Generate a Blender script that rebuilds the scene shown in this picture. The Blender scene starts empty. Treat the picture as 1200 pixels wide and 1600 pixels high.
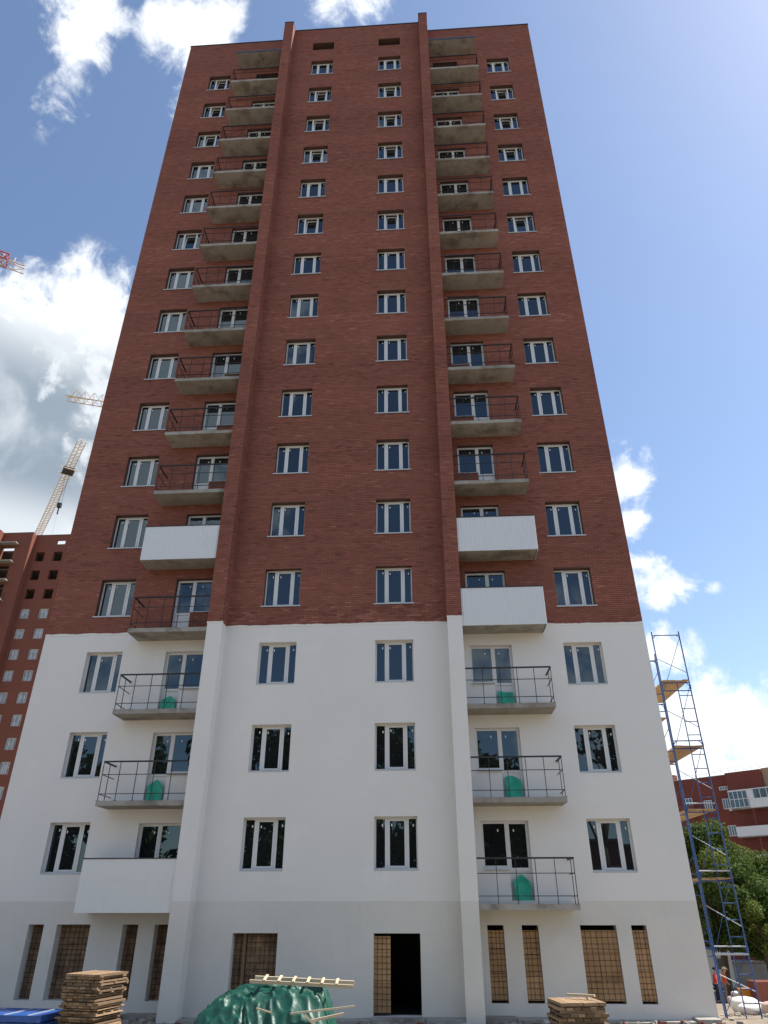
import bpy, math, random
import numpy as np
from mathutils import Vector, Matrix

random.seed(7); rng = np.random.default_rng(7)
SC = bpy.context.scene
COL = SC.collection
R_ = math.radians

# ------------------------------------------------------------------ camera, sky, sun, exposure
cam_d = bpy.data.cameras.new('camera'); cam = bpy.data.objects.new('camera', cam_d); COL.objects.link(cam)
CR = Vector((0.998146753, 0.060845283, -0.00095467)); CU = Vector((0.03061464, -0.48854126, 0.87200355)); CF = Vector((-0.05259091, 0.87041673, 0.48949863))
M = Matrix(((CR.x, CU.x, -CF.x, 0.0), (CR.y, CU.y, -CF.y, -23.5476), (CR.z, CU.z, -CF.z, 1.6), (0, 0, 0, 1)))
cam.matrix_world = M
cam_d.sensor_fit = 'VERTICAL'; cam_d.sensor_height = 24.0; cam_d.lens = 24.0 * 1088.4489 / 1600.0
cam_d.clip_start = 0.1; cam_d.clip_end = 5000
SC.camera = cam

SUN_EL = 54.0; SUN_OFF = 11.5           # the sun stands to the right, a little behind the plane of the facade
SUN = Vector((math.cos(R_(SUN_OFF)) * math.cos(R_(SUN_EL)), math.sin(R_(SUN_OFF)) * math.cos(R_(SUN_EL)), math.sin(R_(SUN_EL))))
sun_d = bpy.data.lights.new('sun', 'SUN'); sun = bpy.data.objects.new('sun', sun_d); COL.objects.link(sun)
sun_d.energy = 4.2; sun_d.angle = R_(0.53); sun_d.color = (1.0, 0.95, 0.87)
sun.rotation_euler = SUN.to_track_quat('Z', 'Y').to_euler(); sun.location = (60, 10, 80)

SC.view_settings.view_transform = 'Standard'; SC.view_settings.look = 'None'
SC.view_settings.gamma = 1.0; SC.view_settings.use_curve_mapping = False
SC.view_settings.exposure = 1.0

W = bpy.data.worlds.new('World'); SC.world = W; W.use_nodes = True
SKY_STRENGTH = 0.1
def build_world():
    nt = W.node_tree; n = nt.nodes; L = nt.links
    for x in list(n): n.remove(x)
    out = n.new('ShaderNodeOutputWorld'); bg = n.new('ShaderNodeBackground'); L.new(bg.outputs[0], out.inputs[0])
    bg.inputs['Strength'].default_value = SKY_STRENGTH
    sky = n.new('ShaderNodeTexSky'); sky.sky_type = 'NISHITA'; sky.sun_disc = False
    sky.sun_elevation = R_(SUN_EL); sky.sun_rotation = math.atan2(SUN.x, SUN.y)
    sky.air_density = 1.0; sky.dust_density = 0.7; sky.ozone_density = 1.3; sky.altitude = 150
    tc = n.new('ShaderNodeTexCoord')
    d = tc.outputs['Generated']
    def math_(op, a, b=None, c=None, clamp=False):
        m = n.new('ShaderNodeMath'); m.operation = op; m.use_clamp = clamp
        for i, v in enumerate((a, b, c)):
            if v is None: continue
            if isinstance(v, (int, float)): m.inputs[i].default_value = v
            else: L.new(v, m.inputs[i])
        return m.outputs[0]
    def vmath(op, a, b=None):
        m = n.new('ShaderNodeVectorMath'); m.operation = op
        for i, v in enumerate((a, b)):
            if v is None: continue
            if isinstance(v, (tuple, list)): m.inputs[i].default_value = v
            else: L.new(v, m.inputs[i])
        return m
    def maprange(v, a, b, c, e, smooth=True):
        m = n.new('ShaderNodeMapRange'); m.interpolation_type = 'SMOOTHSTEP' if smooth else 'LINEAR'
        L.new(v, m.inputs['Value'])
        for k, x in zip(('From Min', 'From Max', 'To Min', 'To Max'), (a, b, c, e)): m.inputs[k].default_value = x
        return m.outputs['Result']
    sep = n.new('ShaderNodeSeparateXYZ'); L.new(d, sep.inputs[0])
    az = math_('MULTIPLY', math_('ARCTAN2', sep.outputs[0], sep.outputs[1]), 57.29578)
    el = math_('MULTIPLY', math_('ARCSINE', sep.outputs[2]), 57.29578)
    # degrees on the sky, azimuth shrunk a little so that cumulus cells look even
    comb = n.new('ShaderNodeCombineXYZ'); L.new(az, comb.inputs[0]); L.new(el, comb.inputs[1])
    ae = comb.outputs[0]
    def noise(vec, scale, detail, rough, off=(0, 0, 0), dist=0.0):
        v = vmath('ADD', vec, off).outputs[0]
        t = n.new('ShaderNodeTexNoise'); t.inputs['Scale'].default_value = scale; t.inputs['Detail'].default_value = detail
        t.inputs['Roughness'].default_value = rough; t.inputs['Distortion'].default_value = dist
        L.new(v, t.inputs['Vector']); return t.outputs['Fac']
    fb = noise(d, 8.0, 12, 0.62, (3.1, 0.4, 1.7), 0.3)
    fine = noise(d, 21.0, 9, 0.62, (1.1, 5.4, 2.7), 0.4)
    lump = noise(d, 9.0, 5, 0.55, (0.1, 2.4, 7.7), 0.4)
    # cumulus groups: azimuth, elevation, half widths (degrees), weight
    blobs = [(-38, 33, 13, 9.0, 0.80), (-33.0, 41.0, 5.0, 4.6, 0.62), (-37, 25.5, 16, 8, 0.85), (-44, 34, 8, 6, 0.62), (-29, 36, 6, 8, 0.62), (-31, 24, 9, 6, 0.66), (-38.5, 38.5, 5, 4.5, 0.55),
             (-42.3, 58.2, 4.6, 6.2, 0.56), (-31.0, 61.2, 6.6, 4.8, 0.58), (-38, 65.0, 9, 4.2, 0.50), (-46, 62, 6, 4, .46), (-9.0, 66.8, 9.5, 3.4, 0.54), (-30.5, 57.5, 2.5, 3.0, 0.42),
             (18.6, 29.9, 2.9, 2.9, 0.55), (18.2, 26.6, 1.9, 2.2, 0.48), (18.4, 22.6, 2.8, 2.2, 0.56), (20.3, 21.3, 2.8, 1.7, 0.54), (23.6, 20.7, 1.6, .8, 0.36),
             (19.0, 16.6, 2.6, 2.2, 0.46), (20.8, 11.0, 4.2, 3.6, 0.62), (24.5, 10.5, 4.2, 3.4, 0.58), (18, 6.5, 14, 3.8, 0.60), (34, 9, 12, 5, 0.5),
             (-154, 36, 13, 24, 0.66), (-120, 22, 26, 13, 0.46), (-172, 57, 6, 5, 0.36), (165, 15, 22, 7, 0.42), (105, 18, 22, 9, 0.42), (-85, 26, 20, 14, 0.46), (60, 12, 18, 6, 0.45), (130, 40, 9, 6, 0.36), (-8, 12, 16, 6, 0.45)]
    total = None; shade = None
    for (a, e, ra, re, w) in blobs:
        v = vmath('MULTIPLY', vmath('SUBTRACT', ae, (a, e, 0)).outputs[0], (1.0 / ra, 1.0 / re, 0)).outputs[0]
        ln = vmath('LENGTH', v).outputs['Value']
        m = maprange(ln, 1.6, 0.0, 0.0, w)
        total = m if total is None else math_('MAXIMUM', total, m)
    dens = math_('ADD', math_('ADD', math_('MULTIPLY', fb, 1.15), math_('MULTIPLY', fine, 0.95)), total)
    alpha = math_('MULTIPLY', maprange(dens, 1.20, 1.54, 0.0, 1.0), maprange(total, 0.04, 0.16, 0.0, 1.0))
    thick = maprange(dens, 1.34, 1.66, 0.0, 1.0)
    # bellies: grey where the cloud is thick and low in its own height, white on the lumps that catch the sun
    band = math_('MULTIPLY', maprange(el, 42.0, 34.0, 0.10, 1.0), maprange(el, 24.5, 29.0, 0.45, 1.0))
    west = math_('MULTIPLY', maprange(az, -24.0, -5.0, 1.0, 0.15), maprange(az, -80.0, -60.0, 0.1, 1.0))
    sh = math_('MULTIPLY', math_('MULTIPLY', thick, maprange(lump, 0.28, 0.58, 0.55, 1.0)), math_('MULTIPLY', band, west), clamp=True)
    mixc = n.new('ShaderNodeMix'); mixc.data_type = 'RGBA'
    L.new(sh, mixc.inputs['Factor']); mixc.inputs['A'].default_value = CLOUD_LIT; mixc.inputs['B'].default_value = CLOUD_BELLY
    mix = n.new('ShaderNodeMix'); mix.data_type = 'RGBA'
    L.new(alpha, mix.inputs['Factor']); L.new(sky.outputs[0], mix.inputs['A']); L.new(mixc.outputs['Result'], mix.inputs['B'])
    L.new(mix.outputs['Result'], bg.inputs['Color'])
CLOUD_LIT = (6.0, 6.2, 6.4, 1); CLOUD_BELLY = (1.75, 2.15, 2.6, 1)
build_world()

# ------------------------------------------------------------------ materials
def mat(name, color, rough=0.8, spec=0.3, metal=0.0, noise=None, bump=None, attr=None, rand=0.0, extra=None):
    """noise: list of (scale, detail, amount, colour) mixed over the base; bump: (scale, strength, distance)"""
    m = bpy.data.materials.new(name); m.use_nodes = True
    nt = m.node_tree; n = nt.nodes; L = nt.links; b = n['Principled BSDF']
    b.inputs['Roughness'].default_value = rough; b.inputs['Specular IOR Level'].default_value = spec; b.inputs['Metallic'].default_value = metal
    geo = n.new('ShaderNodeNewGeometry')
    rgb = n.new('ShaderNodeRGB'); rgb.outputs[0].default_value = (*color, 1); cur = rgb.outputs[0]
    def mixin(fac, col, mode='MIX'):
        nonlocal cur
        x = n.new('ShaderNodeMix'); x.data_type = 'RGBA'; x.blend_type = mode
        L.new(cur, x.inputs['A'])
        if isinstance(col, tuple): x.inputs['B'].default_value = (*col, 1)
        else: L.new(col, x.inputs['B'])
        if isinstance(fac, float): x.inputs['Factor'].default_value = fac
        else: L.new(fac, x.inputs['Factor'])
        cur = x.outputs['Result']
    if attr:
        a = n.new('ShaderNodeAttribute'); a.attribute_name = 'tone'
        r = n.new('ShaderNodeValToRGB'); L.new(a.outputs['Fac'], r.inputs[0])
        els = r.color_ramp.elements
        while len(els) < len(attr): els.new(0.5)
        for e, (p, c) in zip(els, attr): e.position = p; e.color = (*c, 1)
        cur = r.outputs[0]
    if rand:
        oi = n.new('ShaderNodeObjectInfo'); hs = n.new('ShaderNodeHueSaturation')
        mr = n.new('ShaderNodeMapRange'); L.new(oi.outputs['Random'], mr.inputs['Value']); mr.inputs['To Min'].default_value = 1 - rand; mr.inputs['To Max'].default_value = 1 + rand
        L.new(mr.outputs[0], hs.inputs['Value']); L.new(cur, hs.inputs['Color']); cur = hs.outputs[0]
    for (scale, detail, lo, hi, amt, c) in (noise or []):
        t = n.new('ShaderNodeTexNoise'); t.inputs['Detail'].default_value = detail; t.inputs['Roughness'].default_value = 0.6
        if isinstance(scale, tuple):
            mp = n.new('ShaderNodeMapping'); mp.inputs['Scale'].default_value = scale; L.new(geo.outputs['Position'], mp.inputs['Vector']); L.new(mp.outputs[0], t.inputs['Vector']); t.inputs['Scale'].default_value = 1.0
        else:
            L.new(geo.outputs['Position'], t.inputs['Vector']); t.inputs['Scale'].default_value = scale
        mr = n.new('ShaderNodeMapRange'); L.new(t.outputs['Fac'], mr.inputs['Value'])
        mr.inputs['From Min'].default_value = lo; mr.inputs['From Max'].default_value = hi; mr.inputs['To Max'].default_value = amt
        mixin(mr.outputs[0], c)
    L.new(cur, b.inputs['Base Color'])
    if bump:
        t = n.new('ShaderNodeTexNoise'); t.inputs['Scale'].default_value = bump[0]; t.inputs['Detail'].default_value = 6
        L.new(geo.outputs['Position'], t.inputs['Vector'])
        bp = n.new('ShaderNodeBump'); bp.inputs['Strength'].default_value = bump[1]; bp.inputs['Distance'].default_value = bump[2]
        L.new(t.outputs['Fac'], bp.inputs['Height']); L.new(bp.outputs[0], b.inputs['Normal'])
    return m

BR = [(0.0, (0.135, 0.050, 0.037)), (0.35, (0.228, 0.082, 0.058)), (0.75, (0.285, 0.106, 0.075)), (1.0, (0.37, 0.157, 0.115))]
MT = {}
MT['brick'] = mat('brick', (0.25, 0.08, 0.05), 0.85, 0.2, attr=BR, noise=[((0.35, 0.35, 0.5), 5, 0.44, 0.72, 0.42, (0.175, 0.066, 0.052)), ((0.5, 0.5, 3.0), 6, 0.64, 0.76, 0.40, (0.36, 0.19, 0.15)), ((1.2, 1.2, 5.0), 6, 0.69, 0.77, 0.5, (0.48, 0.40, 0.37))], bump=(60, 0.3, 0.004))
MT['mortar'] = mat('mortar', (0.105, 0.062, 0.052), 0.95, 0.1, noise=[(2.0, 4, 0.4, 0.7, 0.4, (0.11, 0.07, 0.06))])
MT['plaster'] = mat('white_plaster', (0.705, 0.68, 0.65), 0.9, 0.2, noise=[(0.45, 5, 0.42, 0.70, 0.55, (0.655, 0.635, 0.61)), ((3.0, 3.0, 0.30), 5, 0.60, 0.82, 0.16, (0.58, 0.555, 0.52)), (1.1, 3, 0.58, 0.66, 0.16, (0.78, 0.77, 0.76))], bump=(45, 0.15, 0.004))
MT['plinth'] = mat('grey_plaster', (0.63, 0.60, 0.555), 0.9, 0.2, noise=[(0.6, 5, 0.42, 0.7, 0.5, (0.52, 0.50, 0.465)), ((2.0, 2.0, 0.4), 5, 0.58, 0.78, 0.28, (0.45, 0.43, 0.39)), (0.9, 4, 0.60, 0.70, 0.3, (0.66, 0.65, 0.63))], bump=(45, 0.2, 0.004))
MT['concrete'] = mat('concrete', (0.33, 0.31, 0.28), 0.95, 0.2, rand=0.10, noise=[(1.9, 6, 0.46, 0.66, 0.75, (0.235, 0.20, 0.16)), (1.1, 5, 0.52, 0.66, 0.7, (0.125, 0.11, 0.095)), (6, 5, 0.58, 0.75, 0.5, (0.48, 0.46, 0.42))], bump=(30, 0.4, 0.01))
MT['pvc'] = mat('white_pvc', (0.63, 0.63, 0.625), 0.45, 0.4, noise=[(30, 3, 0.6, 0.8, 0.3, (0.55, 0.54, 0.5))])
MT['sill'] = mat('sill_sheet', (0.46, 0.465, 0.48), 0.4, 0.4)
MT['black'] = mat('black_metal', (0.022, 0.021, 0.022), 0.55, 0.4, noise=[(12, 4, 0.5, 0.8, 0.5, (0.06, 0.04, 0.035))])
MT['rustrail'] = mat('primed_metal', (0.028, 0.018, 0.018), 0.65, 0.3, noise=[(12, 4, 0.5, 0.8, 0.5, (0.10, 0.04, 0.03))])
MT['panel'] = mat('white_sheet', (0.66, 0.67, 0.68), 0.45, 0.4, noise=[((6, 6, 0.8), 4, 0.55, 0.8, 0.3, (0.6, 0.6, 0.58))])
MT['oldpanel'] = mat('old_white_sheet', (0.68, 0.675, 0.65), 0.6, 0.3, noise=[((7, 7, 0.7), 4, 0.55, 0.8, 0.35, (0.52, 0.51, 0.47)), (3, 5, 0.6, 0.8, 0.4, (0.45, 0.43, 0.4))])
MT['green'] = mat('green_film', (0.014, 0.36, 0.23), 0.4, 0.4, noise=[(7, 4, 0.45, 0.7, 0.6, (0.008, 0.16, 0.10))], bump=(9, 0.6, 0.02))
MT['flash'] = mat('dark_flashing', (0.05, 0.055, 0.07), 0.5, 0.4)
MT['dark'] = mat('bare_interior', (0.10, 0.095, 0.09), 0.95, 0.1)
MT['boarddark'] = mat('dark_board', (0.26, 0.165, 0.10), 0.9, 0.1, rand=0.22, noise=[(4, 5, 0.42, 0.65, 0.7, (0.08, 0.055, 0.045)), (1.3, 3, 0.5, 0.7, 0.4, (0.27, 0.19, 0.13))])
MT['boardtan'] = mat('tan_board', (0.43, 0.265, 0.14), 0.9, 0.1, rand=0.16, noise=[(3, 5, 0.45, 0.7, 0.6, (0.32, 0.18, 0.085)), (1.1, 4, 0.55, 0.75, 0.6, (0.17, 0.11, 0.07))])
MT['wire'] = mat('rusty_wire', (0.05, 0.028, 0.02), 0.8, 0.2)
MT['wood'] = mat('grey_brown_wood', (0.235, 0.16, 0.10), 0.85, 0.2, rand=0.55, noise=[((6, 6, 30), 4, 0.4, 0.7, 0.5, (0.22, 0.14, 0.08))])
MT['palewood'] = mat('pale_wood', (0.50, 0.42, 0.31), 0.8, 0.2, rand=0.18, noise=[((9, 9, 9), 4, 0.4, 0.7, 0.4, (0.42, 0.30, 0.18))])
MT['plank'] = mat('scaffold_plank', (0.37, 0.25, 0.14), 0.85, 0.2, rand=0.25, noise=[(4, 4, 0.45, 0.7, 0.5, (0.28, 0.17, 0.08))])
MT['blue'] = mat('blue_paint', (0.014, 0.055, 0.185), 0.45, 0.4, noise=[(9, 4, 0.52, 0.8, 0.5, (0.09, 0.15, 0.27)), (25, 3, 0.64, 0.75, 0.7, (0.4, 0.42, 0.45))])
MT['bluesheet'] = mat('blue_sheet_paint', (0.014, 0.075, 0.30), 0.35, 0.5, noise=[(6, 5, 0.5, 0.75, 0.4, (0.05, 0.16, 0.45)), (14, 3, 0.66, 0.76, 0.6, (0.4, 0.44, 0.5))])
MT['galv'] = mat('worn_pale_tube', (0.42, 0.44, 0.47), 0.45, 0.4, metal=0.3)
MT['white'] = mat('white_bag', (0.56, 0.55, 0.53), 0.75, 0.2, noise=[(5, 4, 0.5, 0.75, 0.4, (0.5, 0.48, 0.45))], bump=(7, 0.5, 0.03))
MT['tanbag'] = mat('tan_bag', (0.45, 0.33, 0.27), 0.8, 0.2, noise=[(4, 4, 0.5, 0.75, 0.5, (0.30, 0.22, 0.18))], bump=(7, 0.5, 0.03))
MT['orange'] = mat('orange_box', (0.62, 0.26, 0.035), 0.6, 0.3, noise=[(5, 4, 0.5, 0.75, 0.3, (0.45, 0.2, 0.05))])
MT['craneyellow'] = mat('faded_crane_paint', (0.50, 0.40, 0.30), 0.6, 0.3)
MT['cranewhite'] = mat('pale_crane_paint', (0.52, 0.46, 0.39), 0.6, 0.3)
MT['cranered'] = mat('red_crane_paint', (0.36, 0.055, 0.045), 0.6, 0.3)
MT['bark'] = mat('bark', (0.13, 0.095, 0.065), 0.95, 0.1, noise=[((9, 9, 2), 5, 0.4, 0.7, 0.7, (0.05, 0.04, 0.03))], bump=(20, 0.8, 0.03))
MT['fence'] = mat('fence_concrete', (0.38, 0.37, 0.35), 0.95, 0.1, noise=[(1.2, 5, 0.45, 0.7, 0.6, (0.24, 0.23, 0.21))])
MT['ground'] = mat('trodden_earth', (0.23, 0.19, 0.145), 1.0, 0.1, noise=[(0.25, 6, 0.42, 0.65, 0.7, (0.20, 0.16, 0.115)), (3.0, 6, 0.5, 0.75, 0.6, (0.40, 0.36, 0.30)), (0.05, 4, 0.52, 0.7, 0.6, (0.12, 0.14, 0.06))], bump=(5, 0.8, 0.06))
MT['oldbrick'] = mat('far_red_brick', (0.185, 0.055, 0.042), 0.9, 0.2, noise=[(0.5, 5, 0.4, 0.7, 0.4, (0.115, 0.037, 0.03)), ((0.5, 0.5, 9), 3, 0.5, 0.8, 0.4, (0.19, 0.065, 0.05))])
MT['farbrick'] = mat('far_new_brick', (0.175, 0.064, 0.044), 0.9, 0.2, noise=[(0.3, 5, 0.4, 0.7, 0.4, (0.155, 0.052, 0.038)), ((0.5, 0.5, 9), 3, 0.5, 0.8, 0.4, (0.25, 0.09, 0.062))])
MT['beige'] = mat('beige_brick', (0.34, 0.24, 0.15), 0.9, 0.2, noise=[((0.5, 0.5, 9), 3, 0.5, 0.8, 0.4, (0.27, 0.19, 0.12))])
MT['roofing'] = mat('roofing_felt', (0.08, 0.08, 0.085), 0.95, 0.1)
MT['skin'] = mat('skin', (0.45, 0.26, 0.18), 0.6, 0.3)
MT['vest'] = mat('orange_vest', (0.60, 0.13, 0.05), 0.8, 0.2)
MT['redcloth'] = mat('red_cloth', (0.45, 0.05, 0.04), 0.85, 0.2)
MT['navy'] = mat('navy_cloth', (0.02, 0.025, 0.05), 0.9, 0.1)
MT['greycloth'] = mat('dusty_trousers', (0.22, 0.18, 0.17), 0.9, 0.1)
MT['helmet'] = mat('pale_helmet', (0.62, 0.50, 0.32), 0.4, 0.5)
MT['paper'] = mat('paper_sticker', (0.75, 0.75, 0.72), 0.7, 0.2)

def glass_mat():
    m = bpy.data.materials.new('window_glass'); m.use_nodes = True; nt = m.node_tree; n = nt.nodes; L = nt.links
    n.remove(n['Principled BSDF']); out = n['Material Output']
    df = n.new('ShaderNodeBsdfDiffuse'); df.inputs['Color'].default_value = (0.012, 0.013, 0.014, 1)
    gl = n.new('ShaderNodeBsdfGlossy'); gl.inputs['Roughness'].default_value = 0.0; gl.inputs['Color'].default_value = (0.66, 0.85, 1.0, 1)
    fr = n.new('ShaderNodeFresnel'); fr.inputs['IOR'].default_value = 1.80
    mx = n.new('ShaderNodeMixShader'); L.new(fr.outputs[0], mx.inputs[0]); L.new(df.outputs[0], mx.inputs[1]); L.new(gl.outputs[0], mx.inputs[2])
    L.new(mx.outputs[0], out.inputs['Surface']); return m
MT['glass'] = glass_mat()
MT['greypane'] = mat('grey_pane', (0.33, 0.35, 0.38), 0.3, 0.5, noise=[(1.2, 3, 0.45, 0.6, 0.7, (0.14, 0.155, 0.18))])  # pale grey opaque panes with darker blotches, for the building on the left

def tarp_mat():
    m = mat('green_tarpaulin', (0.006, 0.066, 0.046), 0.46, 0.4, noise=[(1.3, 5, 0.52, 0.72, 0.35, (0.08, 0.11, 0.085)), (2.2, 5, 0.45, 0.7, 0.5, (0.004, 0.05, 0.036)), (5, 5, 0.62, 0.76, 0.25, (0.16, 0.28, 0.22))])
    nt = m.node_tree; n = nt.nodes; L = nt.links; b = n['Principled BSDF']; geo = n.new('ShaderNodeNewGeometry')
    t = n.new('ShaderNodeTexVoronoi'); t.feature = 'DISTANCE_TO_EDGE'; t.inputs['Scale'].default_value = 2.6
    ns = n.new('ShaderNodeTexNoise'); ns.inputs['Scale'].default_value = 3; ns.inputs['Detail'].default_value = 3
    L.new(geo.outputs['Position'], ns.inputs['Vector'])
    ad = n.new('ShaderNodeVectorMath'); ad.operation = 'ADD'; L.new(geo.outputs['Position'], ad.inputs[0]); L.new(ns.outputs['Color'], ad.inputs[1])
    L.new(ad.outputs[0], t.inputs['Vector'])
    bp = n.new('ShaderNodeBump'); bp.inputs['Strength'].default_value = 0.22; bp.inputs['Distance'].default_value = 0.05
    L.new(t.outputs['Distance'], bp.inputs['Height']); L.new(bp.outputs[0], b.inputs['Normal']); return m
MT['tarp'] = tarp_mat()

def leaf_mat(name, ramp):
    m = bpy.data.materials.new(name); m.use_nodes = True; nt = m.node_tree; n = nt.nodes; L = nt.links
    b = n['Principled BSDF']; b.inputs['Roughness'].default_value = 0.65; b.inputs['Specular IOR Level'].default_value = 0.15
    a = n.new('ShaderNodeAttribute'); a.attribute_name = 'tone'; r = n.new('ShaderNodeValToRGB'); L.new(a.outputs['Fac'], r.inputs[0])
    els = r.color_ramp.elements
    while len(els) < len(ramp): els.new(0.5)
    for e, (p, c) in zip(els, ramp): e.position = p; e.color = (*c, 1)
    L.new(r.outputs[0], b.inputs['Base Color'])
    tr = n.new('ShaderNodeBsdfTranslucent'); L.new(r.outputs[0], tr.inputs['Color'])
    mx = n.new('ShaderNodeMixShader'); mx.inputs[0].default_value = 0.35
    L.new(b.outputs[0], mx.inputs[1]); L.new(tr.outputs[0], mx.inputs[2]); L.new(mx.outputs[0], n['Material Output'].inputs['Surface']); return m
MT['leaf'] = leaf_mat('foliage', [(0, (0.040, 0.075, 0.016)), (0.5, (0.075, 0.125, 0.026)), (1, (0.17, 0.195, 0.045))])
MT['leafdark'] = leaf_mat('dark_foliage', [(0, (0.030, 0.055, 0.016)), (0.5, (0.052, 0.090, 0.026)), (1, (0.09, 0.13, 0.036))])

# ------------------------------------------------------------------ mesh helpers
class MB:
    def __init__(s): s.v = []; s.f = []; s.m = []; s.cur = 0
    def quad(s, a, b, c, d):
        i = len(s.v); s.v += [tuple(a), tuple(b), tuple(c), tuple(d)]; s.f.append((i, i + 1, i + 2, i + 3)); s.m.append(s.cur); return s
    def box(s, x0, x1, y0, y1, z0, z1, T=None):
        P = [(x0, y0, z0), (x1, y0, z0), (x1, y1, z0), (x0, y1, z0), (x0, y0, z1), (x1, y0, z1), (x1, y1, z1), (x0, y1, z1)]
        if T is not None: P = [tuple(T @ Vector(p)) for p in P]
        i = len(s.v); s.v += P
        for f in ((0, 3, 2, 1), (4, 5, 6, 7), (0, 1, 5, 4), (1, 2, 6, 5), (2, 3, 7, 6), (3, 0, 4, 7)):
            s.f.append(tuple(i + k for k in f)); s.m.append(s.cur)
        return s
    def tube(s, a, b, r, n=6, r2=None):
        a = Vector(a); b = Vector(b); d = b - a
        if d.length < 1e-6: return s
        r2 = r if r2 is None else r2
        q = d.to_track_quat('Z', 'Y'); i = len(s.v)
        for (p, rr) in ((a, r), (b, r2)):
            for k in range(n):
                t = 2 * math.pi * (k + 0.5) / n
                s.v.append(tuple(p + q @ Vector((rr * math.cos(t), rr * math.sin(t), 0))))
        for k in range(n):
            s.f.append((i + k, i + (k + 1) % n, i + n + (k + 1) % n, i + n + k)); s.m.append(s.cur)
        s.f.append(tuple(i + k for k in reversed(range(n)))); s.m.append(s.cur)
        s.f.append(tuple(i + n + k for k in range(n))); s.m.append(s.cur)
        return s
    def bar(s, a, b, w, h):
        """square bar from a to b"""
        a = Vector(a); b = Vector(b); d = b - a; q = d.to_track_quat('X', 'Z')
        T = Matrix.Translation(a) @ q.to_matrix().to_4x4()
        return s.box(0, d.length, -w / 2, w / 2, -h / 2, h / 2, T)
    def mesh(s, name, mats, smooth=False):
        me = bpy.data.meshes.new(name); me.from_pydata(s.v, [], s.f); me.update()
        mats = mats if isinstance(mats, (list, tuple)) else [mats]
        for m in mats: me.materials.append(m)
        if len(mats) > 1: me.polygons.foreach_set('material_index', s.m)
        if smooth: me.polygons.foreach_set('use_smooth', [True] * len(me.polygons))
        return me
    def build(s, name, mats, parent=None, loc=None, smooth=False):
        return obj(name, s.mesh(name, mats, smooth), parent, loc)
def obj(name, me, parent=None, loc=None):
    o = bpy.data.objects.new(name, me); COL.objects.link(o)
    if parent is not None: o.parent = parent
    if loc is not None: o.location = loc
    return o
def np_mesh(name, V, F, mats, tone=None):
    """V (n,3), F (m,4)"""
    me = bpy.data.meshes.new(name); V = np.asarray(V, dtype=np.float32); F = np.asarray(F, dtype=np.int32)
    me.vertices.add(len(V)); me.vertices.foreach_set('co', V.ravel())
    k = F.shape[1]; me.loops.add(F.size); me.loops.foreach_set('vertex_index', F.ravel())
    me.polygons.add(len(F)); me.polygons.foreach_set('loop_start', np.arange(0, F.size, k, dtype=np.int32)); me.polygons.foreach_set('loop_total', np.full(len(F), k, dtype=np.int32))
    for m in (mats if isinstance(mats, (list, tuple)) else [mats]): me.materials.append(m)
    if tone is not None:
        a = me.attributes.new('tone', 'FLOAT', 'FACE'); a.data.foreach_set('value', np.asarray(tone, dtype=np.float32))
    me.polygons.foreach_set('use_smooth', np.zeros(len(F), dtype=bool)); me.update(); me.validate(); return me
def tag(o, label=None, cat=None, group=None, kind=None):
    if label: o['label'] = label
    if cat: o['category'] = cat
    if group: o['group'] = group
    if kind: o['kind'] = kind
    return o
def thing(name, label, cat, loc=(0, 0, 0), rz=0.0, group=None):
    o = bpy.data.objects.new(name, None); COL.objects.link(o); o.location = loc; o.rotation_euler = (0, 0, rz); o.empty_display_size = 0.3
    return tag(o, label, cat, group)
def copy_tree(o, parent=None):
    c = o.copy(); COL.objects.link(c)
    if parent is not None: c.parent = parent
    for ch in list(o.children): copy_tree(ch, c)
    return c

# ------------------------------------------------------------------ ground
def ground_z(x, y):
    ys = [-1e4, 1.0, 12.0, 26.0, 42.0, 1e4]; zs = [-1.2, -1.2, -2.35, -3.5, -4.0, -4.0]
    return float(np.interp(y, ys, zs))
def make_ground():
    ax = np.concatenate([[-2500, -900, -400, -200, -120], np.arange(-80, 81, 4.0), [120, 200, 400, 900, 2500]])
    ay = np.concatenate([[-2500, -900, -400, -200, -120], np.arange(-80, 101, 3.0), [140, 220, 400, 900, 2500]])
    V = []; F = []
    for j, y in enumerate(ay):
        for i, x in enumerate(ax):
            V.append((x, y, ground_z(x, y)))
    nx = len(ax)
    for j in range(len(ay) - 1):
        for i in range(nx - 1): F.append((j * nx + i, j * nx + i + 1, (j + 1) * nx + i + 1, (j + 1) * nx + i))
    me = np_mesh('ground', np.array(V), np.array(F), MT['ground']); o = obj('ground', me); tag(o, kind='structure')
make_ground()

# ------------------------------------------------------------------ the tower
X0, X1 = -13.78, 7.60; YC = -0.5; YP = -1.02
PL = (-7.50, -6.96); PR = (0.79, 1.29)
ZB, ZG, ZT, ZR = -1.2, 1.65, 10.12, 49.45
H = 2.8; DEPTH = 14.0
WW, WH = 1.31, 1.45
COLS = {'A': (-12.09, 0.0, 2.40), 'B': (-5.74, YC, 2.455), 'C': (-1.70, YC, 2.455), 'D': (4.77, 0.0, 2.40)}
RW = (1.55, 2.33); RD = (2.33, 3.00)          # balcony window and door on the right wing
MID = -3.1
LW = (2 * MID - RW[1], 2 * MID - RW[0]); LD = (2 * MID - RD[1], 2 * MID - RD[0])
FLOORS = range(2, 18)
GF_D = [(1.55, 2.02), (2.54, 3.01), (4.20, 5.22), (5.64, 6.07)]
GF_A = [(-12.09, -11.62), (-11.22, -10.20), (-9.21, -8.74), (-8.24, -7.78)]
DOOR = (-1.70, -0.38, -1.08, 0.85); GB = (-5.76, -4.45, -1.08, 0.85)

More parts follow.
